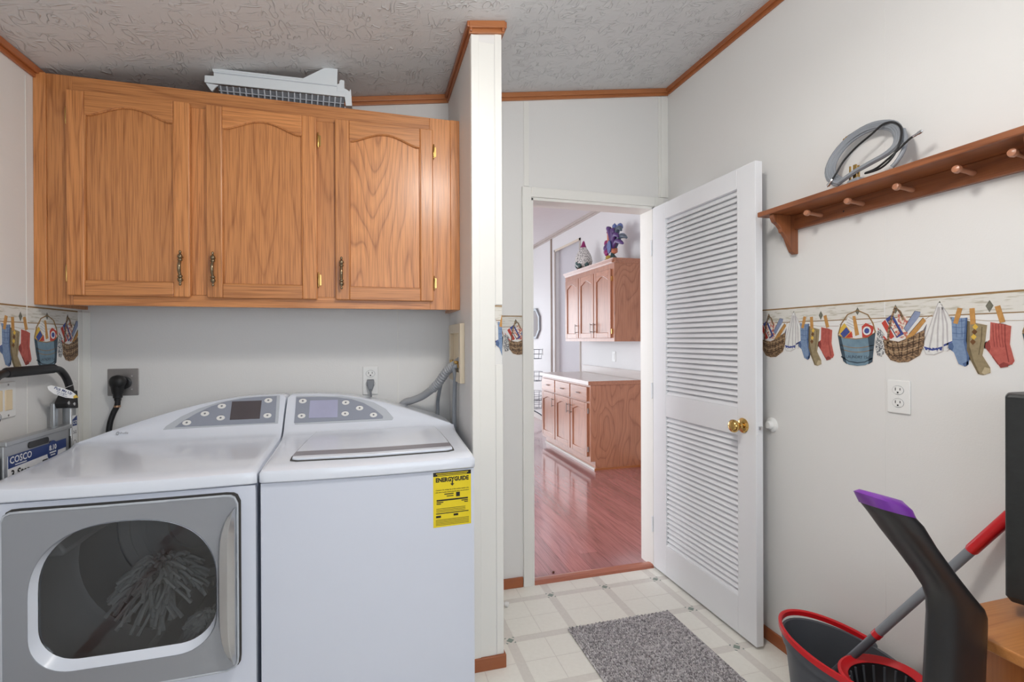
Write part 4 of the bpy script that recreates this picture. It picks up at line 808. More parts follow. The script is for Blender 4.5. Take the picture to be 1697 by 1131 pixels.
for i in range(4): r = .263+.0065*i; M_(pp_rd, band([(r, 1.325), (r+.001, 1.290), (r+.004, 1.262)], .0007), 8, 'knit_line')
M_(pp_rd, [(.245, 1.2600), (.246, 1.272), (.254, 1.280), (.258, 1.262), (.255, 1.248)], 8, 'sock_heel'); M_(pp_rd, band([(.290, 1.322), (.290, 1.275), (.298, 1.222)], .0012), 8, 'knit_line'); M_(pp_rd, [(.276, 1.214), (.280, 1.206), (.296, 1.210), (.297, 1.218), (.287, 1.222)], 8, 'sock_toe'); M_(pp_rd, band([(.262, 1.236), (.275, 1.215)], .0012), 8, 'knit_line')
for p in ([(.127, 1.38), (.113, 1.32), (.100, 1.245)], [(.130, 1.38), (.125, 1.31), (.124, 1.245)], [(.136, 1.38), (.140, 1.32), (.139, 1.252)], [(.138, 1.378), (.150, 1.33), (.152, 1.255)]): M_(pp_fold, band(p, .0022), 4, 'towel_fold')
M_(pp_fold, band([(.126, 1.392), (.110, 1.345), (.083, 1.262), (.092, 1.238), (.115, 1.237), (.138, 1.248)], .0010), 4, 'towel_edge'); M_(pp_fold, band([(.132, 1.390), (.150, 1.362), (.163, 1.335), (.166, 1.272), (.150, 1.248)], .0010), 4, 'towel_edge')
for i in range(5): r = .090+.010*i; M_(pp_navy, [(r, 1.258), (r+.006, 1.257), (r+.006, 1.250), (r, 1.251)], 5, 'towel_check')
M_(pp_td, [(.327, 1.298), (.340, 1.292), (.350, 1.25), (.362, 1.196), (.348, 1.206), (.336, 1.25)], 7, 'tin_shadow'); M_(pp_td, [(.440, 1.290), (.466, 1.306), (.460, 1.25), (.4555, 1.208), (.442, 1.199), (.446, 1.25)], 7, 'tin_shadow'); M_(pp_td, band([(.340, 1.222), (.37, 1.206), (.4015, 1.202), (.43, 1.206), (.456, 1.220)], .002), 7, 'tin_hoop')
for i in range(4):
    z = 1.286-.0130*i; w = i*.006; M_(pp_wd if i % 2 else pp_wl, band([(-.036+w*.8, z-.008), (-.01, z-.018), (.03, z-.014), (.084-w*.7, z+.004)], .0016), 6, 'wicker_row')
for i in range(7): r = -.028+.017*i; M_(pp_wd, band([(r, 1.275+.028*max(0, i-3)/3), (r+(.008 if i < 3 else -.004), 1.222+.008*abs(i-2.5)/2)], .0012), 6, 'wicker_stake')
M_(pp_ink, band([(-.024, 1.342), (-.010, 1.352), (.016, 1.304), (.004, 1.292), (-.024, 1.342)], .0008), 4, 'frame_line'); M_(pp_ink, band([(.036, 1.306), (.026, 1.318), (.060, 1.372), (.076, 1.368)], .0006), 4, 'tool_line'); M_(pp_wd, band([(.042, 1.300), (.084, 1.350)], .0007), 5, 'tool_line')
for p in ([(.362, 1.345), (.392, 1.33)], [(.366, 1.354), (.394, 1.34)], [(.362, 1.336), (.39, 1.322)]): M_(pp_fold, band(p, .0012), 3, 'cloth_fold')
M_(pp_line, band([(-.20, 1.337), (-.12, 1.334), (-.045, 1.344)], .0005), 1, 'clothes_line'); M_(pp_line, band([(.09, 1.345), (.115, 1.362), (.16, 1.346), (.25, 1.334), (.33, 1.332)], .0005), 1, 'clothes_line')
def border(label, r0, r1, hook, m, per=(0,)):
    t = thing('wallpaper_border', label, 'wallpaper', m((r0+r1)/2, 1.19, 0), 'strips of the laundry wallpaper border')
    e = .0004
    obj('board_strip', mprism(B(), [(r0, 1.353), (r1, 1.353), (r1, 1.4125), (r0, 1.4125)], 0, e, m), pp_board, t); obj('top_line', mprism(B(), [(r0, 1.4075), (r1, 1.4075), (r1, 1.4130), (r0, 1.4130)], e, 1.6*e, m), pp_line, t); obj('bottom_line', mprism(B(), [(r0, 1.3525), (r1, 1.3525), (r1, 1.3555), (r0, 1.3555)], e, 1.6*e, m), pp_line, t)
    for k in per:
        for mm, pts, ly, nm in MOT:
            q = clip([(a+hook+k*PER, b) for a, b in pts], r0, r1)
            if len(q) < 3: continue
            if nm in ('blue_sock', 'khaki_sock', 'red_sock', 'tin_bucket', 'basket', 'towel', 'glove'):    # white die-cut margin
                n_ = len(q); ar = sum(q[i][0]*q[(i+1) % n_][1]-q[(i+1) % n_][0]*q[i][1] for i in range(n_)); sg = -1 if ar > 0 else 1; ex = []
                for i in range(n_):
                    dx, dy = q[(i+1) % n_][0]-q[i-1][0], q[(i+1) % n_][1]-q[i-1][1]; l_ = math.hypot(dx, dy) or 1; ex.append((q[i][0]-sg*dy/l_*.0035, q[i][1]+sg*dx/l_*.0035))
                ex = clip(ex, r0, r1)
                if len(ex) > 2: obj('paper_margin', mprism(B(), ex, 0, e*.9, m), pp_margin, t)
            o = obj(nm, mprism(B(), q, e*.5, e*(1.2+ly*.5), m), mm, t)
            if nm == 'tin_bucket' and hook+k*PER+.46 < r1 and hook+k*PER+.33 > r0:
                bm = B(); add_text(bm, 'LAUNDRY 15¢', .0145, lambda a, b: m(hook+k*PER+.402+a, 1.2175+b, e*(2.2+ly*.5)), sxy=.92); obj('bucket_lettering', bm, pp_ink, t)
    return t
border('long laundry wallpaper border of socks and tin buckets on the right wall', -1.80, .2, -1.747, mR, (0, 1, 2, 3))
border('laundry wallpaper border on the left wall above the step ladder', 1.2, 2.458, 2.387-2*PER, mLf, (-1, 0, 1, 2))
border('short wallpaper border with a wicker basket left of the doorway', .512, .766, .7317-.0, mB, (-1, 0))
border('sliver of wallpaper border with a blue sock on the stub wall end', .4735, .502, .485-.162, lambda a, b, d: (a, YP-d-.0004, b+.010))

# ------------------------------------------------------------------ peg shelf with the coiled cords
sh = thing('peg_shelf', 'stained pine wall shelf with wooden pegs on the right wall', 'shelf', (1.6, 1.2, 1.62))
SX, SY0, SY1, SZ = 1.502, .745, 1.664, 1.795
obj('shelf_board', box(B(), SX, XR, SY0, SY1, SZ-.020, SZ), shelf_w, sh, bevel=.004, seg=3)
obj('back_board', box(B(), XR-.020, XR, SY0+.05, SY1-.052, 1.719, SZ-.020), shelf_w, sh, bevel=.002)
brk = [(XR, SZ-.02), (SX+.012, SZ-.02), (SX+.013, SZ-.034), (SX+.022, SZ-.05), (SX+.040, SZ-.062), (SX+.052, SZ-.075), (SX+.056, SZ-.088), (SX+.066, SZ-.094), (SX+.080, SZ-.112), (SX+.094, SZ-.142), (SX+.106, SZ-.164), (SX+.120, SZ-.173), (XR, SZ-.172)]
for y in (1.594, .800): obj('bracket', prism(B(), brk, y, y+.020, 'Y'), shelf_v, sh, bevel=.003)
for y in (1.470, 1.308, 1.146, .984, .86):
    bm = B(); lathe(bm, [(.0075, 0), (.0075, .012), (.0060, .03), (.0062, .058), (.0105, .066), (.0115, .072), (.0095, .079), (.004, .081)], (XR-.020, y, 1.745), (-1, -.06, .05), 14); obj('peg', bm, peg_w, sh, smooth=45)
bm = B(); mprism(bm, ell(-1.38, 1.738, .0028, .0028, 10), .0199, .0206, mR); obj('screw_hole', bm, ink, sh)
# grey appliance cord: three parallel cores wound into a leaning loop
cc = thing('appliance_cord', 'coiled grey appliance cord with brass prongs leaning on the pine shelf', 'cord', (1.59, 1.26, SZ))
def lean(u, v, x0=1.565): # the loop leans on the wall: lower points stand further out
    p = pX(u, v, x0); k = (p.z-SZ)/.19; return pX(u, v, 1.545+.06*min(max(k, 0), 1))
loop = [(1386, 307), (1372, 298), (1370, 280), (1382, 255), (1405, 230), (1435, 211), (1462, 204), (1483, 207), (1492, 222), (1488, 240), (1470, 256), (1445, 270), (1415, 287), (1392, 303)]
def loopgrow(k, du=0, dv=0):
    cu, cv = 1432, 255; return [lean(cu+(u-cu)*k+du, cv+(v-cv)*k+dv) for u, v in loop]
def wound(k0, k1, d0, d1, turns, off):
    pts = []; n = len(loop)
    for i in range(int(n*turns)):
        f = i/(n*turns); k = k0+(k1-k0)*f; p = loop[i % n]; cu, cv = 1432, 255
        q = lean(cu+(p[0]-cu)*k+d0*f*10, cv+(p[1]-cv)*k+d1*f*10); pts.append(q+Vector((off-.008*f, 0, 0)))
    return [Vector((p.x, p.y, max(p.z, SZ+.005))) for p in smooth_path(pts, 3)]
for i, (dk, do) in enumerate(((0, .004), (.055, -.002), (.11, .003))):
    obj('cord_core', tube(B(), wound(.80+dk, .96+dk, .3, -.1, 3.0, do), .0048, 8), cord_g, cc, smooth=60)
for dv in (0, 5):
    a = [lean(1448, 207+dv), lean(1430, 212+dv), lean(1416, 220+dv), lean(1406, 226+dv)]; obj('cord_tail', tube(B(), smooth_path(a, 4), .0042, 8), cord_g, cc, smooth=60)
    e = lean(1401, 229+dv); bm = B(); lathe(bm, [(.003, 0), (.0036, .004), (.0036, .012)], e, Vector(a[-1])-e, 10); mprism(bm, [(0, 0)]*0 or ell(0, 0, .0045, .0045, 12), 0, .0012, lambda x, y, d: (e.x+d, e.y+.006+x, e.z-.003+y)); obj('ring_terminal', bm, brass, cc, smooth=50)
obj('cord_drop', tube(B(), smooth_path([lean(1497, 215), lean(1501, 232), lean(1497, 250), lean(1486, 268), lean(1478, 277)], 5), .0065, 10), cord_g, cc, smooth=60)
pc = lean(1418, 288); obj('plug', prism(B(), [(pc.y-.030, SZ+.001), (pc.y+.030, SZ+.001), (pc.y+.022, SZ+.022), (pc.y-.018, SZ+.026)], 1.545, 1.585, 'X'), cord_g, cc, bevel=.006, seg=3)
for u, v, w in ((1409, 282, .0022), (1417, 279, .0058), (1423, 280, .0026)):
    q = lean(u, v); obj('prong', box(B(), q.x-.003, q.x+.003, q.y-w, q.y+w, SZ+.02, q.z+.012), brass, cc, bevel=.001)
# black coaxial cable
kx = thing('coaxial_cable', 'thin black coaxial cable with metal ends wound through the grey cord', 'cable', (1.56, 1.2, SZ))
P = [lean(1384, 300), lean(1392, 288), lean(1404, 268), lean(1425, 245), lean(1450, 224), lean(1470, 207), lean(1488, 204), lean(1500, 214), lean(1498, 236), lean(1485, 262), lean(1465, 280), lean(1440, 288), lean(1460, 279), lean(1490, 254), lean(1512, 233), lean(1522, 226)]
P = [p+Vector((-.016, 0, 0)) for p in smooth_path(P, 5)]; P = [Vector((p.x, p.y, max(p.z, SZ+.004))) for p in P]
obj('cable', tube(B(), P, .0034, 8), black_r, kx, smooth=60)
for q, r_ in ((P[0], P[1]), (P[-1], P[-2])):
    d = (q-r_).normalized(); bm = B(); lathe(bm, [(.0036, -.004), (.0042, 0), (.0042, .010), (.0055, .011), (.0055, .020), (.003, .021), (.001, .024)], q, d, 10); obj('connector', bm, chrome, kx, smooth=30)

# ------------------------------------------------------------------ bucket, mop, cleaner, table, box
BC = Vector((1.450, 1.235, 0)); BRX, BRY, BH = .128, .215, .282
bk = thing('mop_bucket', 'oval charcoal mop bucket with red handle on the floor by the right wall', 'bucket', tuple(BC))
bm = B(); n = 48
def bell(k, z, g=0): return [(BC.x+(BRX*k+g)*math.cos(2*PI*i/n), BC.y+(BRY*k+g)*math.sin(2*PI*i/n), z) for i in range(n)]
loops(bm, [bell(.80, 0), bell(.815, .01), bell(.93, .2), bell(.975, BH-.035), bell(.975, BH-.034, .006), bell(1.0, BH-.004, .006), bell(1.0, BH, .003), bell(1.0, BH-.003, -.003), bell(.95, .2, -.004), bell(.80, .012, -.004)], True, True, True); obj('bucket_body', bm, bucket_g, bk, smooth=45)
def rimpt(a, g=0, z=BH): return Vector((BC.x+(BRX+g)*math.cos(a), BC.y+(BRY+g)*math.sin(a), z))
hnd = [rimpt(math.radians(a), .008, BH+.004+.014*math.sin(PI*(a-5)/215)) for a in range(5, 221, 6)]
bm = B(); loops(bm, [[p+Vector((0, 0, -.011)), p+(p-BC-Vector((0, 0, p.z))).normalized()*.006+Vector((0, 0, -.009)), p+(p-BC-Vector((0, 0, p.z))).normalized()*.006+Vector((0, 0, .009)), p+Vector((0, 0, .011)), p-(p-BC-Vector((0, 0, p.z))).normalized()*.006+Vector((0, 0, .007)), p-(p-BC-Vector((0, 0, p.z))).normalized()*.006+Vector((0, 0, -.008))] for p in hnd]); obj('handle', bm, red_p, bk, smooth=40)
for a in (5, 220): p = rimpt(math.radians(a), .008, BH-.004); bm = B(); blob(bm, p, (.012, .016, .014)); obj('handle_pivot', bm, bucket_g, bk, smooth=60)
WCc = Vector((BC.x-.005, BC.y-.125, BH)); bm = B()
def we(rx, ry, z): return [(WCc.x+rx*math.cos(2*PI*i/36), WCc.y+ry*math.sin(2*PI*i/36), z) for i in range(36)]
loops(bm, [we(.118, .105, BH-.004), we(.120, .107, BH+.012), we(.112, .099, BH+.016), we(.094, .080, BH+.002), we(.092, .078, BH-.02)], True, False, False); obj('wringer_rim', bm, red_p, bk, smooth=45)
bm = B(); loops(bm, [we(.093, .079, BH+.001), we(.086, .072, BH-.05), we(.05, .045, BH-.085)], True, False, True); obj('wringer_basket', bm, black_p, bk, smooth=45)
for i in range(18):
    a = 2*PI*i/18; bm = B(); tube(bm, [(WCc.x+.090*math.cos(a), WCc.y+.076*math.sin(a), BH-.004), (WCc.x+.083*math.cos(a), WCc.y+.069*math.sin(a), BH-.05), (WCc.x+.05*math.cos(a), WCc.y+.043*math.sin(a), BH-.082)], .0035, 6); obj('wringer_rib', bm, bucket_g, bk)
# mop
m0, m1 = pZ(1378, 1119, .205), pX(1655, 872, 1.600); md = (m1-m0).normalized()
mp = thing('mop', 'long grey mop handle with red grip leaning from the bucket to the wall', 'mop', (m0.x, m0.y, .02))
at = lambda t: m0+(m1-m0)*t
obj('pole', tube(B(), [m0-md*.14, at(.93)], .0115, 14), bucket_g, mp, smooth=60)
obj('pole_collar', tube(B(), [at(.30), at(.325)], .0138, 14), red_p, mp, smooth=50); obj('pole_upper', tube(B(), [at(.318), at(.86)], .0125, 14), grey_p, mp, smooth=60)
obj('grip', tube(B(), [at(.855), at(.865), at(1.06)], [.0125, .0150, .0150], 14), red_p, mp, smooth=40)
bm = B(); c = m0-md*.14
random.seed(2)
for i in range(46):
    a = 2*PI*i/46; r1 = random.uniform(.05, .085); tube(bm, [c+md*.015, c+Vector((math.cos(a)*r1*.5, math.sin(a)*r1*.6, -.005)), Vector((c.x+math.cos(a)*r1*.9, c.y+math.sin(a)*r1*1.1, .022+random.random()*.03))], .0035, 4)
obj('mop_fringe', bm, yarn_m, mp, smooth=60, kind='stuff'); bm = B(); lathe(bm, [(.012, .03), (.03, .006), (.034, 0), (.03, -.008)], c, md, 14); obj('mop_socket', bm, red_p, mp, smooth=45)
# upright carpet cleaner: bent black handle with purple end
VY = .80
vc = thing('carpet_cleaner', 'upright carpet cleaner with bent black handle and purple tip', 'cleaner', (1.24, VY+.02, 0))
def V_(u, v, y=VY): return pY(u, v, y)
secs = [((1427, 820), (1497, 846)), ((1436, 838), (1505, 852)), ((1450, 853), (1517, 868)), ((1470, 880), (1538, 903)), ((1500, 918), (1572, 950)), ((1525, 952), (1600, 985)), ((1540, 976), (1617, 1004)), ((1546, 995), (1622, 1018)), ((1547, 1020), (1622, 1035)), ((1545, 1060), (1621, 1060)), ((1542, 1131), (1618, 1131)), ((1530, 1300), (1610, 1300))]
def vsec(l, r, dep=.034):
    a, b = V_(*l), V_(*r); c = (a+b)/2; h = (b-a)/2; n = Vector((0, 1, 0)); return [c+h*(abs(math.cos(t))**.75*(1 if math.cos(t) > 0 else -1))+n*dep*(abs(math.sin(t))**.8*(1 if math.sin(t) > 0 else -1)) for t in [2*PI*i/24 for i in range(24)]]
bm = B(); loops(bm, [vsec(*s, dep=.030 if i < 2 else .036) for i, s in enumerate(secs)]); obj('handle', bm, black_p, vc, smooth=55)
cap = [((1430, 813), (1488, 828)), ((1424, 817), (1501, 843)), ((1434, 836), (1506, 855))]
bm = B(); loops(bm, [vsec(*cap[0], dep=.022), vsec(*cap[1], dep=.033), vsec(*cap[2], dep=.034)]); obj('handle_cap', bm, purple_p, vc, smooth=50)
a, b = V_(1530, 1300), V_(1610, 1300); mx = (a.x+b.x)/2; zt_ = a.z
bm = B(); loops(bm, [[(mx+w*math.cos(t), VY+.02+d*math.sin(t), z) for t in [2*PI*i/20 for i in range(20)]] for w, d, z in ((.05, .04, zt_+.02), (.09, .06, zt_-.04), (.10, .07, .20), (.10, .07, .12), (.09, .07, .06))]); obj('tank', bm, purple_p, vc, smooth=50)
bm = B(); box(bm, mx-.13, mx+.11, VY-.20, VY+.06, .02, .10); obj('foot', bm, black_p, vc, bevel=.03, seg=3, smooth=40)
for s in (-1, 1): bm = B(); lathe(bm, [(.035, -.012), (.038, 0), (.035, .012)], (mx-.01+s*.105, VY+.045, .038), (1, 0, 0), 18); obj('wheel', bm, black_r, vc, smooth=40)
# pine side table in the corner of the frame
TX, TY, TZ = 1.348, .913, .600
tb = thing('side_table', 'pine side table at the right edge under the black case', 'table', (1.49, .6, 0))
obj('table_top', box(B(), TX, XR-.002, .10, TY, TZ-.026, TZ), table_w, tb, bevel=.004); obj('side_panel', box(B(), TX+.030, TX+.048, .13, TY-.03, .0, TZ-.026), table_v, tb, bevel=.002); obj('back_panel', box(B(), TX+.048, XR-.02, TY-.05, TY-.032, .02, TZ-.026), table_v, tb); obj('side_panel', box(B(), XR-.02, XR-.004, .13, TY-.03, 0, TZ-.026), table_v, tb); obj('lower_shelf', box(B(), TX+.048, XR-.02, .13, TY-.05, .10, .12), table_w, tb)
# black case standing on the table
ca = thing('black_case', 'tall black scuffed case standing on the pine table at the right edge', 'case', (1.60, .70, TZ))
foot_ = [(1.497, .846), (1.513, .800), (1.520, .56), (XR-.008, .56), (XR-.008, .868), (1.545, .872)]
bm = B(); loops(bm, [[(x+.010, y-.006, .640) for x, y in foot_], [(x, y, .655) for x, y in foot_], [(x, y, 1.142) for x, y in foot_], [(x+.004, y-.003, 1.150) for x, y in foot_]]); obj('case_shell', bm, black_box, ca, bevel=.004)
for y in (.60, .82): obj('foot', box(B(), 1.57, 1.61, y-.02, y+.02, TZ, .642), black_r, ca, bevel=.003)
for y, z in ((.80, .90), (.83, .78), (.79, 1.03)): bm = B(); blob(bm, (1.506, y, z), (.002, .004, .003), 8, 4); obj('scuff_mark', bm, plast_w, ca)

# ------------------------------------------------------------------ rug
rg = thing('floor_mat', 'grey woven floor mat on the vinyl in front of the doorway', 'rug', (1.09, 1.6, .0006))
RX0, RX1, RY0, RY1 = .838, 1.350, 1.20, 2.060
obj('backing', box(B(), RX0, RX1, RY0, RY1, .0010, .008), rug_m, rg, bevel=.002)
random.seed(5); bm = B(); nx, ny = 52, 74
for i in range(nx):
    for j in range(ny):
        x = RX0+.006+(RX1-RX0-.012)*(i+.5)/nx+random.uniform(-.001, .001); y = RY0+.006+(RY1-RY0-.012)*(j+.5+(i % 2)*.5)/ny
        if y > RY1-.004: continue
        w, l, h, s = .0044, .0062, .0045+random.random()*.0035, random.choice((-1, 1))*.002
        vs = [bm.verts.new(q) for q in ((x-w, y-l+s, .0078), (x+w, y-l-s, .0078), (x+w, y+l-s, .0078), (x-w, y+l+s, .0078), (x-w*.45, y-l*.4, .0078+h), (x+w*.45, y-l*.4, .0078+h), (x+w*.45, y+l*.4, .0078+h), (x-w*.45, y+l*.4, .0078+h))]
        for f in ((0, 1, 5, 4), (1, 2, 6, 5), (2, 3, 7, 6), (3, 0, 4, 7), (4, 5, 6, 7)): bm.faces.new([vs[k] for k in f])
obj('woven_loops', bm, rug_m, rg, kind='stuff')

# ------------------------------------------------------------------ kitchen: base cabinet, counter, wall cabinet
KBX, KBY0, KBY1 = 2.085, 4.505, 5.93
mK = lambda a, b, d: (KBX-d, a, b)
kb = thing('base_cabinet', 'oak kitchen base cabinet with three drawers over three arched doors', 'cabinet', (2.36, 5.2, 0))
obj('end_panel', prism(B(), [(KBX-.001, .085), (KBX+.05, .085), (KBX+.05, .0), (KX-.002, .0), (KX-.002, .838), (KBX-.001, .838)], KBY0, KBY0+.012, 'Y'), koak_c, kb, bevel=.001)
obj('carcass', box(B(), KBX+.02, KX-.002, KBY0+.012, KBY1, .085, .838), koak_v, kb); obj('toe_kick', box(B(), KBX+.05, KBX+.065, KBY0+.012, KBY1, 0, .085), koak_h, kb); obj('shoe_strip', box(B(), KBX+.036, KBX+.05, KBY0-.002, KBY1, 0, .02), white_t, kb)
obj('shoe_strip', box(B(), KBX+.036, KX-.003, KBY0-.014, KBY0, 0, .018), trimw_x, kb); obj('face_frame', box(B(), KBX, KBX+.02, KBY0+.012, KBY1, .085, .838), koak_v, kb)
seg = [(4.555, 4.975), (4.995, 5.43), (5.45, 5.90)]
def bar_pull(parent, a, b, m, L=.10, vertical=True):
    bm = B(); h = L/2
    pts = (lambda s: (a, b+s)) if vertical else (lambda s: (a+s, b))
    tube(bm, [m(*pts(-h), .026), m(*pts(h), .026)], .0045, 8)
    for s in (-h*.7, h*.7): tube(bm, [m(*pts(s), 0), m(*pts(s), .026)], .004, 8)
    return obj('handle', bm, steel, parent, smooth=60)
for i, (a0, a1) in enumerate(seg):
    dw = obj('drawer', mprism(B(), [(a0, .672), (a1, .672), (a1, .815), (a0, .815)], .001, .020, mK), koak_h, kb, bevel=.005)
    bm = B(); c = (a0+a1)/2; P = [mK(c-.045, .742, .020), mK(c-.035, .744, .036), mK(c, .746, .044), mK(c+.035, .744, .036), mK(c+.045, .742, .020)]; tube(bm, smooth_path(P, 4), .0045, 8); obj('handle', bm, steel, dw, smooth=60)
    d = arch_door(kb, 'door', a0, a1, .125, .655, mK, koak_v, koak_h, st=.055, rise=.035, low=.09)
    bar_pull(d, a1-.035 if i == 0 else a0+.03 if i == 1 else a0+.03, .555, lambda a, b, q: mK(a, b, q+.019), .105)
    if i == 0:
        for z in (.20, .58): obj('hinge', mprism(B(), [(a0-.016, z-.025), (a0, z-.025), (a0, z+.025), (a0-.016, z+.025)], .001, .014, mK), steel, d)
kc = thing('countertop', 'pale laminate countertop with low backsplash on the kitchen base cabinet', 'countertop', (2.36, 5.2, .838))
obj('worktop', box(B(), KBX-.028, KX-.002, KBY0-.006, KBY1+.02, .8385, .878), counter_m, kc, bevel=.003); obj('end_edging', box(B(), KBX-.026, KX-.002, KBY0-.0085, KBY0-.006, .839, .877), koak_h, kc)
obj('backsplash', box(B(), KX-.022, KX-.002, KBY0-.004, KBY1+.02, .878, .965), wood('pale_grain_laminate', (222, 212, 206), (186, 168, 162), 'Y', rings=7, pores=.2), kc, bevel=.002)
KUX, KU0, KU1, UZ0, UZ1 = 2.350, 4.510, 5.80, 1.268, 2.100
mU = lambda a, b, d: (KUX-d, a, b)
ku = thing('kitchen_wall_cabinet', 'oak kitchen wall cabinet with three arched doors and crown moulding', 'cabinet', (2.5, 5.15, UZ0))
obj('end_panel', box(B(), KUX, KX-.002, KU0, KU0+.012, UZ0, UZ1-.03), koak_c, ku); obj('carcass', box(B(), KUX+.018, KX-.002, KU0+.012, KU1, UZ0+.02, UZ1-.03), koak_v, ku); obj('face_frame', box(B(), KUX, KUX+.018, KU0+.012, KU1, UZ0, UZ1-.03), koak_v, ku)
obj('underside_panel', box(B(), KUX+.018, KX-.002, KU0+.012, KU1, UZ0+.005, UZ0+.02), under_m, ku)
for i, (a0, a1) in enumerate(((4.56, 4.945), (4.96, 5.355), (5.37, 5.765))):
    d = arch_door(ku, 'door', a0, a1, UZ0+.035, UZ1-.10, mU, koak_v, koak_h, st=.055, rise=.045, low=.10)
    bar_pull(d, a1-.03 if i == 0 else a0+.03, 1.41, lambda a, b, q: mU(a, b, q+.019), .11)
    if i == 0:
        for z in (1.37, 1.90): obj('hinge', mprism(B(), [(a0-.016, z-.025), (a0, z-.025), (a0, z+.025), (a0-.016, z+.025)], .001, .014, mU), brass, d)
bm = B(); cr = [(KUX+.002, UZ1-.045), (KUX-.006, UZ1-.045), (KUX-.012, UZ1-.03), (KUX-.030, UZ1-.008), (KUX-.034, UZ1), (KUX+.002, UZ1)]; prism(bm, cr, KU0-.03, KU1, 'Y'); obj('crown_moulding', bm, koak_h, ku)
bm = B(); prism(bm, [(KU0+.002, UZ1-.045), (KU0-.006, UZ1-.045), (KU0-.012, UZ1-.03), (KU0-.030, UZ1-.008), (KU0-.034, UZ1), (KU0+.002, UZ1)], KUX-.03, KX-.004, 'X'); obj('crown_moulding', bm, koak_v, ku)
obj('top_panel', box(B(), KUX, KX-.002, KU0, KU1, UZ1-.03, UZ1-.018), koak_h, ku)
mKW = lambda a, b, d: (KX-d, a, b)
sw = plate('switch_plate', 'white switch plate on the kitchen wall over the countertop', 'switch', (5.115, 1.095), mKW, .075, .118); obj('rocker', mprism(B(), [(5.10, 1.062), (5.13, 1.062), (5.13, 1.129), (5.10, 1.129)], .004, .009, mKW), plast_w, sw, bevel=.002)
sw = plate('switch_plate', 'small white switch plate on the far kitchen wall beside the wire stand', 'switch', (7.57, 1.10), mKW, .07, .115); obj('rocker', mprism(B(), [(7.555, 1.07), (7.585, 1.07), (7.585, 1.13), (7.555, 1.13)], .004, .009, mKW), plast_w, sw, bevel=.002)
for y in (5.43, 4.86): pass

# figurines on the kitchen wall cabinet
fz = UZ1-.018
col = {k: plain(k, c, .35, var=.3, vs=40) for k, c in {'glaze_purple': (92, 64, 122), 'glaze_blue': (98, 116, 168), 'glaze_magenta': (150, 44, 110), 'glaze_orange': (206, 126, 96), 'glaze_green': (66, 92, 92), 'glaze_gold': (184, 150, 60), 'glaze_slate': (92, 104, 116)}.items()}
def speck(): m, N, L, P = nodes('speckled_hen_glaze'); v = coords(N, L); vo = N.new('ShaderNodeTexVoronoi'); vo.inputs['Scale'].default_value = 60; L.new(v, vo.inputs['Vector']); L.new(ramp(N, L, vo.outputs['Distance'], [(.25, lin((70, 70, 76))), (.42, lin((222, 220, 216)))]), P.inputs['Base Color']); P.inputs['Roughness'].default_value = .35; return m
speck_m = speck()
rc = Vector((2.43, 4.70, fz)); ro = thing('rooster_figurine', 'purple and blue rooster figurine at the near end of the kitchen wall cabinet', 'figurine', tuple(rc))
R_ = lambda y, z, x=0: Vector((rc.x+x*.8, rc.y+y*.8, rc.z+z*.8))     # profile runs along y; head towards the far end
bm = B(); prof = [(.088, 0), (.084, .024), (.056, .056), (.028, .08), (.024, .104)]; lathe(bm, prof, R_(0, 0), (0, 0, 1), 14, .7, 1.0); obj('base', bm, col['glaze_green'], ro, smooth=50)
for y, z in ((.07, .03), (-.06, .03), (.02, .07)): bm = B(); blob(bm, R_(y, z, -.05), (.03, .035, .025)); obj('base_flower', bm, col['glaze_gold'], ro, smooth=60)
bm = B(); loops(bm, [[R_(c[0]+ry*math.cos(t), c[1]+.4*ry*math.cos(t), rx*math.sin(t)) for t in [2*PI*i/14 for i in range(14)]] for c, rx, ry in (((-.03, .12), .02, .03), ((-.01, .15), .055, .075), ((.01, .20), .065, .085), ((.04, .25), .055, .065), ((.065, .31), .04, .042), ((.08, .36), .034, .032), ((.085, .40), .03, .028), ((.085, .425), .01, .012))]); obj('body', bm, col['glaze_orange'], ro, smooth=60)
for i, (y, z) in enumerate(((.085, .20), (.10, .16), (.09, .24), (.06, .14), (.03, .22), (.11, .27))): bm = B(); blob(bm, R_(y, z, -.055+.012*(i % 3)), (.024, .034, .036)); obj('breast_feather', bm, col['glaze_magenta' if i % 2 else 'glaze_purple'], ro, smooth=60)
bm = B(); loops(bm, [[R_(-.02+.05*math.cos(t), .20+k+.085*math.sin(t), -.07+d) for t in [2*PI*i/14 for i in range(14)]] for d, k in ((0, 0), (.02, 0))]); obj('wing', bm, col['glaze_blue'], ro, bevel=.006)
for i in range(11):
    a = math.radians(12+i*10.5); L_ = .30+.05*math.sin(i*1.7); bm = B(); P = [R_(-.02, .16, (i % 3-1)*.02), R_(-.02-.5*L_*math.cos(a)*.9+.0, .16+.62*L_*math.sin(a)+.05, (i % 3-1)*.03), R_(-.02-.85*L_*math.cos(a), .16+.98*L_*math.sin(a), (i % 3-1)*.035), R_(-.04-1.02*L_*math.cos(a), .13+.92*L_*math.sin(a), (i % 3-1)*.035)]
    tube(bm, smooth_path(P, 4), [.010+.015*math.sin(PI*k/12) for k in range(13)], 7); obj('tail_feather', bm, col[('glaze_purple', 'glaze_slate', 'glaze_blue')[i % 3]], ro, smooth=60)
bm = B(); prism(bm, [(rc.y+.036, rc.z+.32), (rc.y+.024, rc.z+.37), (rc.y+.048, rc.z+.357), (rc.y+.052, rc.z+.39), (rc.y+.072, rc.z+.364), (rc.y+.092, rc.z+.385), (rc.y+.10, rc.z+.352), (rc.y+.12, rc.z+.344), (rc.y+.096, rc.z+.312)], rc.x-.014, rc.x+.014, 'X'); obj('comb', bm, col['glaze_magenta'], ro, bevel=.006)
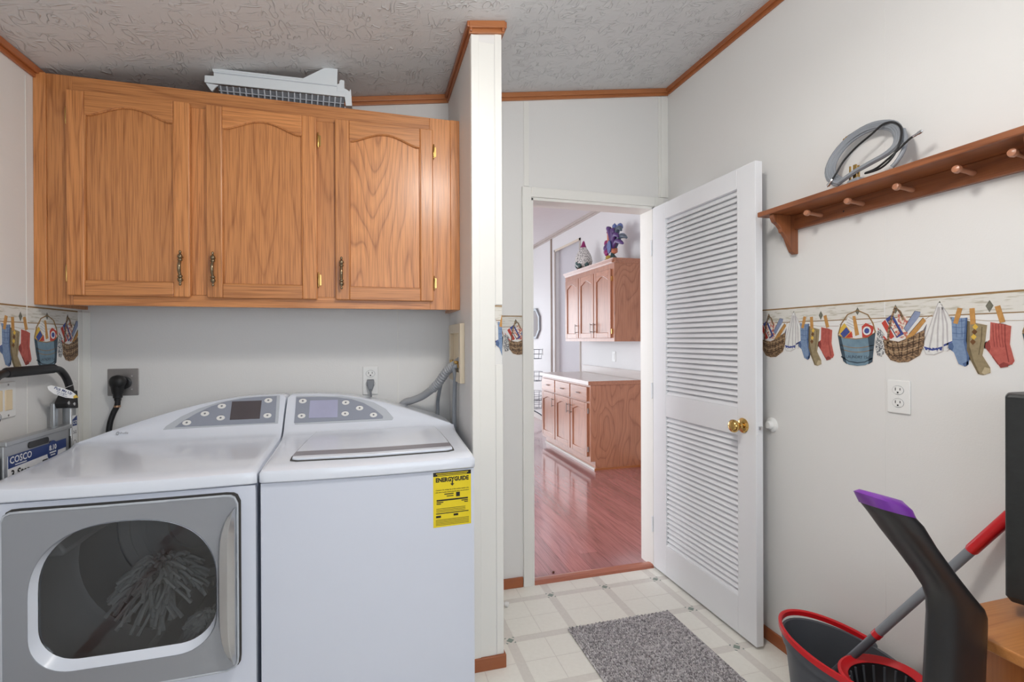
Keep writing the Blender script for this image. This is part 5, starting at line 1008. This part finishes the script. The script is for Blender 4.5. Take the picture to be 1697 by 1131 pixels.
bm = B(); lathe(bm, [(.014, 0), (.001, .035)], R_(.11, .385), (0, 1, -.2), 8); obj('beak', bm, col['glaze_gold'], ro); bm = B(); blob(bm, R_(.10, .345), (.012, .014, .03)); obj('wattle', bm, col['glaze_magenta'], ro, smooth=60)
hc = Vector((2.42, 5.40, fz)); he = thing('hen_figurine', 'speckled white hen figurine in the middle of the kitchen wall cabinet', 'figurine', tuple(hc)); bm = B()
lathe(bm, [(.085, 0), (.09, .025), (.065, .05)], hc, (0, 0, 1), 14); obj('nest', bm, plain('nest_brown', (120, 84, 66), .6, var=.3, vs=30), he, smooth=50)
bm = B(); lathe(bm, [(.056, .032), (.092, .072), (.104, .12), (.095, .176), (.068, .232), (.04, .28), (.016, .304)], hc, (0, .05, 1), 18); obj('body', bm, speck_m, he, smooth=60)
for i, (x, y, z) in enumerate(((-.072, -.04, .064), (-.064, .048, .072), (-.08, .0, .096), (0, -.08, .072))): bm = B(); blob(bm, hc+Vector((x, y, z)), (.025, .035, .03)); obj('leaf', bm, col['glaze_green'], he, smooth=60)
bm = B(); lathe(bm, [(.04, .0), (.036, .024), (.024, .048), (.014, .08), (.003, .096)], hc+Vector((0, .015, .268)), (0, -.12, 1), 10); obj('comb', bm, col['glaze_magenta'], he, smooth=45)

# mirror and wire stand on the far part of the kitchen wall
oc = (7.92, 1.555); def_oct = lambda k: [(oc[0]+.30*k*x, oc[1]+.25*k*z) for x, z in ((.45, 1), (1, .45), (1, -.45), (.45, -1), (-.45, -1), (-1, -.45), (-1, .45), (-.45, 1))]
mi = thing('wall_mirror', 'octagonal pewter-framed mirror on the far kitchen wall', 'mirror', (KX, oc[0], 1.17)); obj('frame', ring(B(), def_oct(1), def_oct(.84), 0, .035, mKW), silverframe, mi, bevel=.006); obj('mirror_glass', mprism(B(), def_oct(.85), .002, .010, mKW), mirror_m, mi)
wr = thing('wire_basket_stand', 'dark wire stand with hanging baskets by the far kitchen wall', 'basket stand', (2.43, 7.28, 0))
wcx, wcy = 2.43, 7.28
obj('post', tube(B(), [(wcx, wcy+.13, .02), (wcx, wcy+.13, 1.25)], .010, 8), wire_m, wr, smooth=60)
for s in (-1, 1): obj('leg', tube(B(), smooth_path([(wcx, wcy+.13, .20), (wcx+s*.12, wcy+.0, .12), (wcx+s*.17, wcy-.12, .01)], 5), .009, 8), wire_m, wr, smooth=60)
obj('leg', tube(B(), smooth_path([(wcx, wcy+.13, .20), (wcx, wcy+.2, .1), (wcx, wcy+.3, .01)], 5), .009, 8), wire_m, wr, smooth=60)
for z in (1.00, .66, .36, .06+.18):
    bm = B()
    for zz, r in ((z+.14, .13), (z+.07, .125), (z, .115)): tube(bm, [(wcx+r*math.cos(2*PI*i/20), wcy+r*math.sin(2*PI*i/20), zz) for i in range(20)], .0030, 6, True)
    for i in range(10): t = 2*PI*i/10; tube(bm, [(wcx+.13*math.cos(t), wcy+.13*math.sin(t), z+.14), (wcx+.115*math.cos(t), wcy+.115*math.sin(t), z), (wcx, wcy, z)], .0020, 5)
    obj('wire_basket', bm, wire_m, wr, smooth=60)
# a dark crumb on the plank floor near the threshold and a white spring stop behind the stub wall
bm = B(); p = pZ(917, 948.5, .004); blob(bm, p, (.007, .009, .005), 8, 5); solo('wood_chip', bm, plain('chip_brown', (96, 50, 30), .6), 'tiny brown chip on the planks near the threshold', 'debris', smooth=60)
p = pZ(838, 1002, .012); bm = B(); lathe(bm, [(.004, -.04), (.006, 0), (.012, .004), (.012, .016), (.004, .02)], (p.x-.004, p.y, .0135), (.7, -.5, 0), 12); solo('floor_plug', bm, plast_w, 'small white rubber tip on the floor behind the stub wall', 'door stop', smooth=45)

# ------------------------------------------------------------------ ceiling lamp of the laundry (above and behind the view)
LXc, LYc = .42, .85
lm = thing('ceiling_lamp', 'round frosted ceiling lamp over the laundry floor', 'lamp', (LXc, LYc, cz(LXc)-.12))
bm = B(); lathe(bm, [(.16, 0), (.165, -.015), (.15, -.03)], (LXc, LYc, cz(LXc)-.002), (-.156, 0, 1), 28); obj('lamp_base', bm, brass, lm, smooth=45)
bm = B(); lathe(bm, [(.145, -.028), (.14, -.06), (.11, -.09), (.06, -.108), (.002, -.113)], (LXc, LYc, cz(LXc)-.002), (-.156, 0, 1), 28); obj('lamp_glass', bm, emis('frosted_lamp_glass', (255, 246, 234), 2.0), lm, smooth=60)
pl_ = bpy.data.lights.new('ceiling_lamp_light', 'POINT'); pl_.energy = 15.5; pl_.shadow_soft_size = .11; pl_.color = (1.0, .965, .915)
po = bpy.data.objects.new('ceiling_lamp_light', pl_); COL.objects.link(po); po.location = (LXc, LYc, cz(LXc)-.24)
area('ceiling_lamp_downlight', (LXc, LYc, cz(LXc)-.13), (LXc, LYc, 0), .28, .28, 7.0, (1.0, .965, .915), 'DISK')
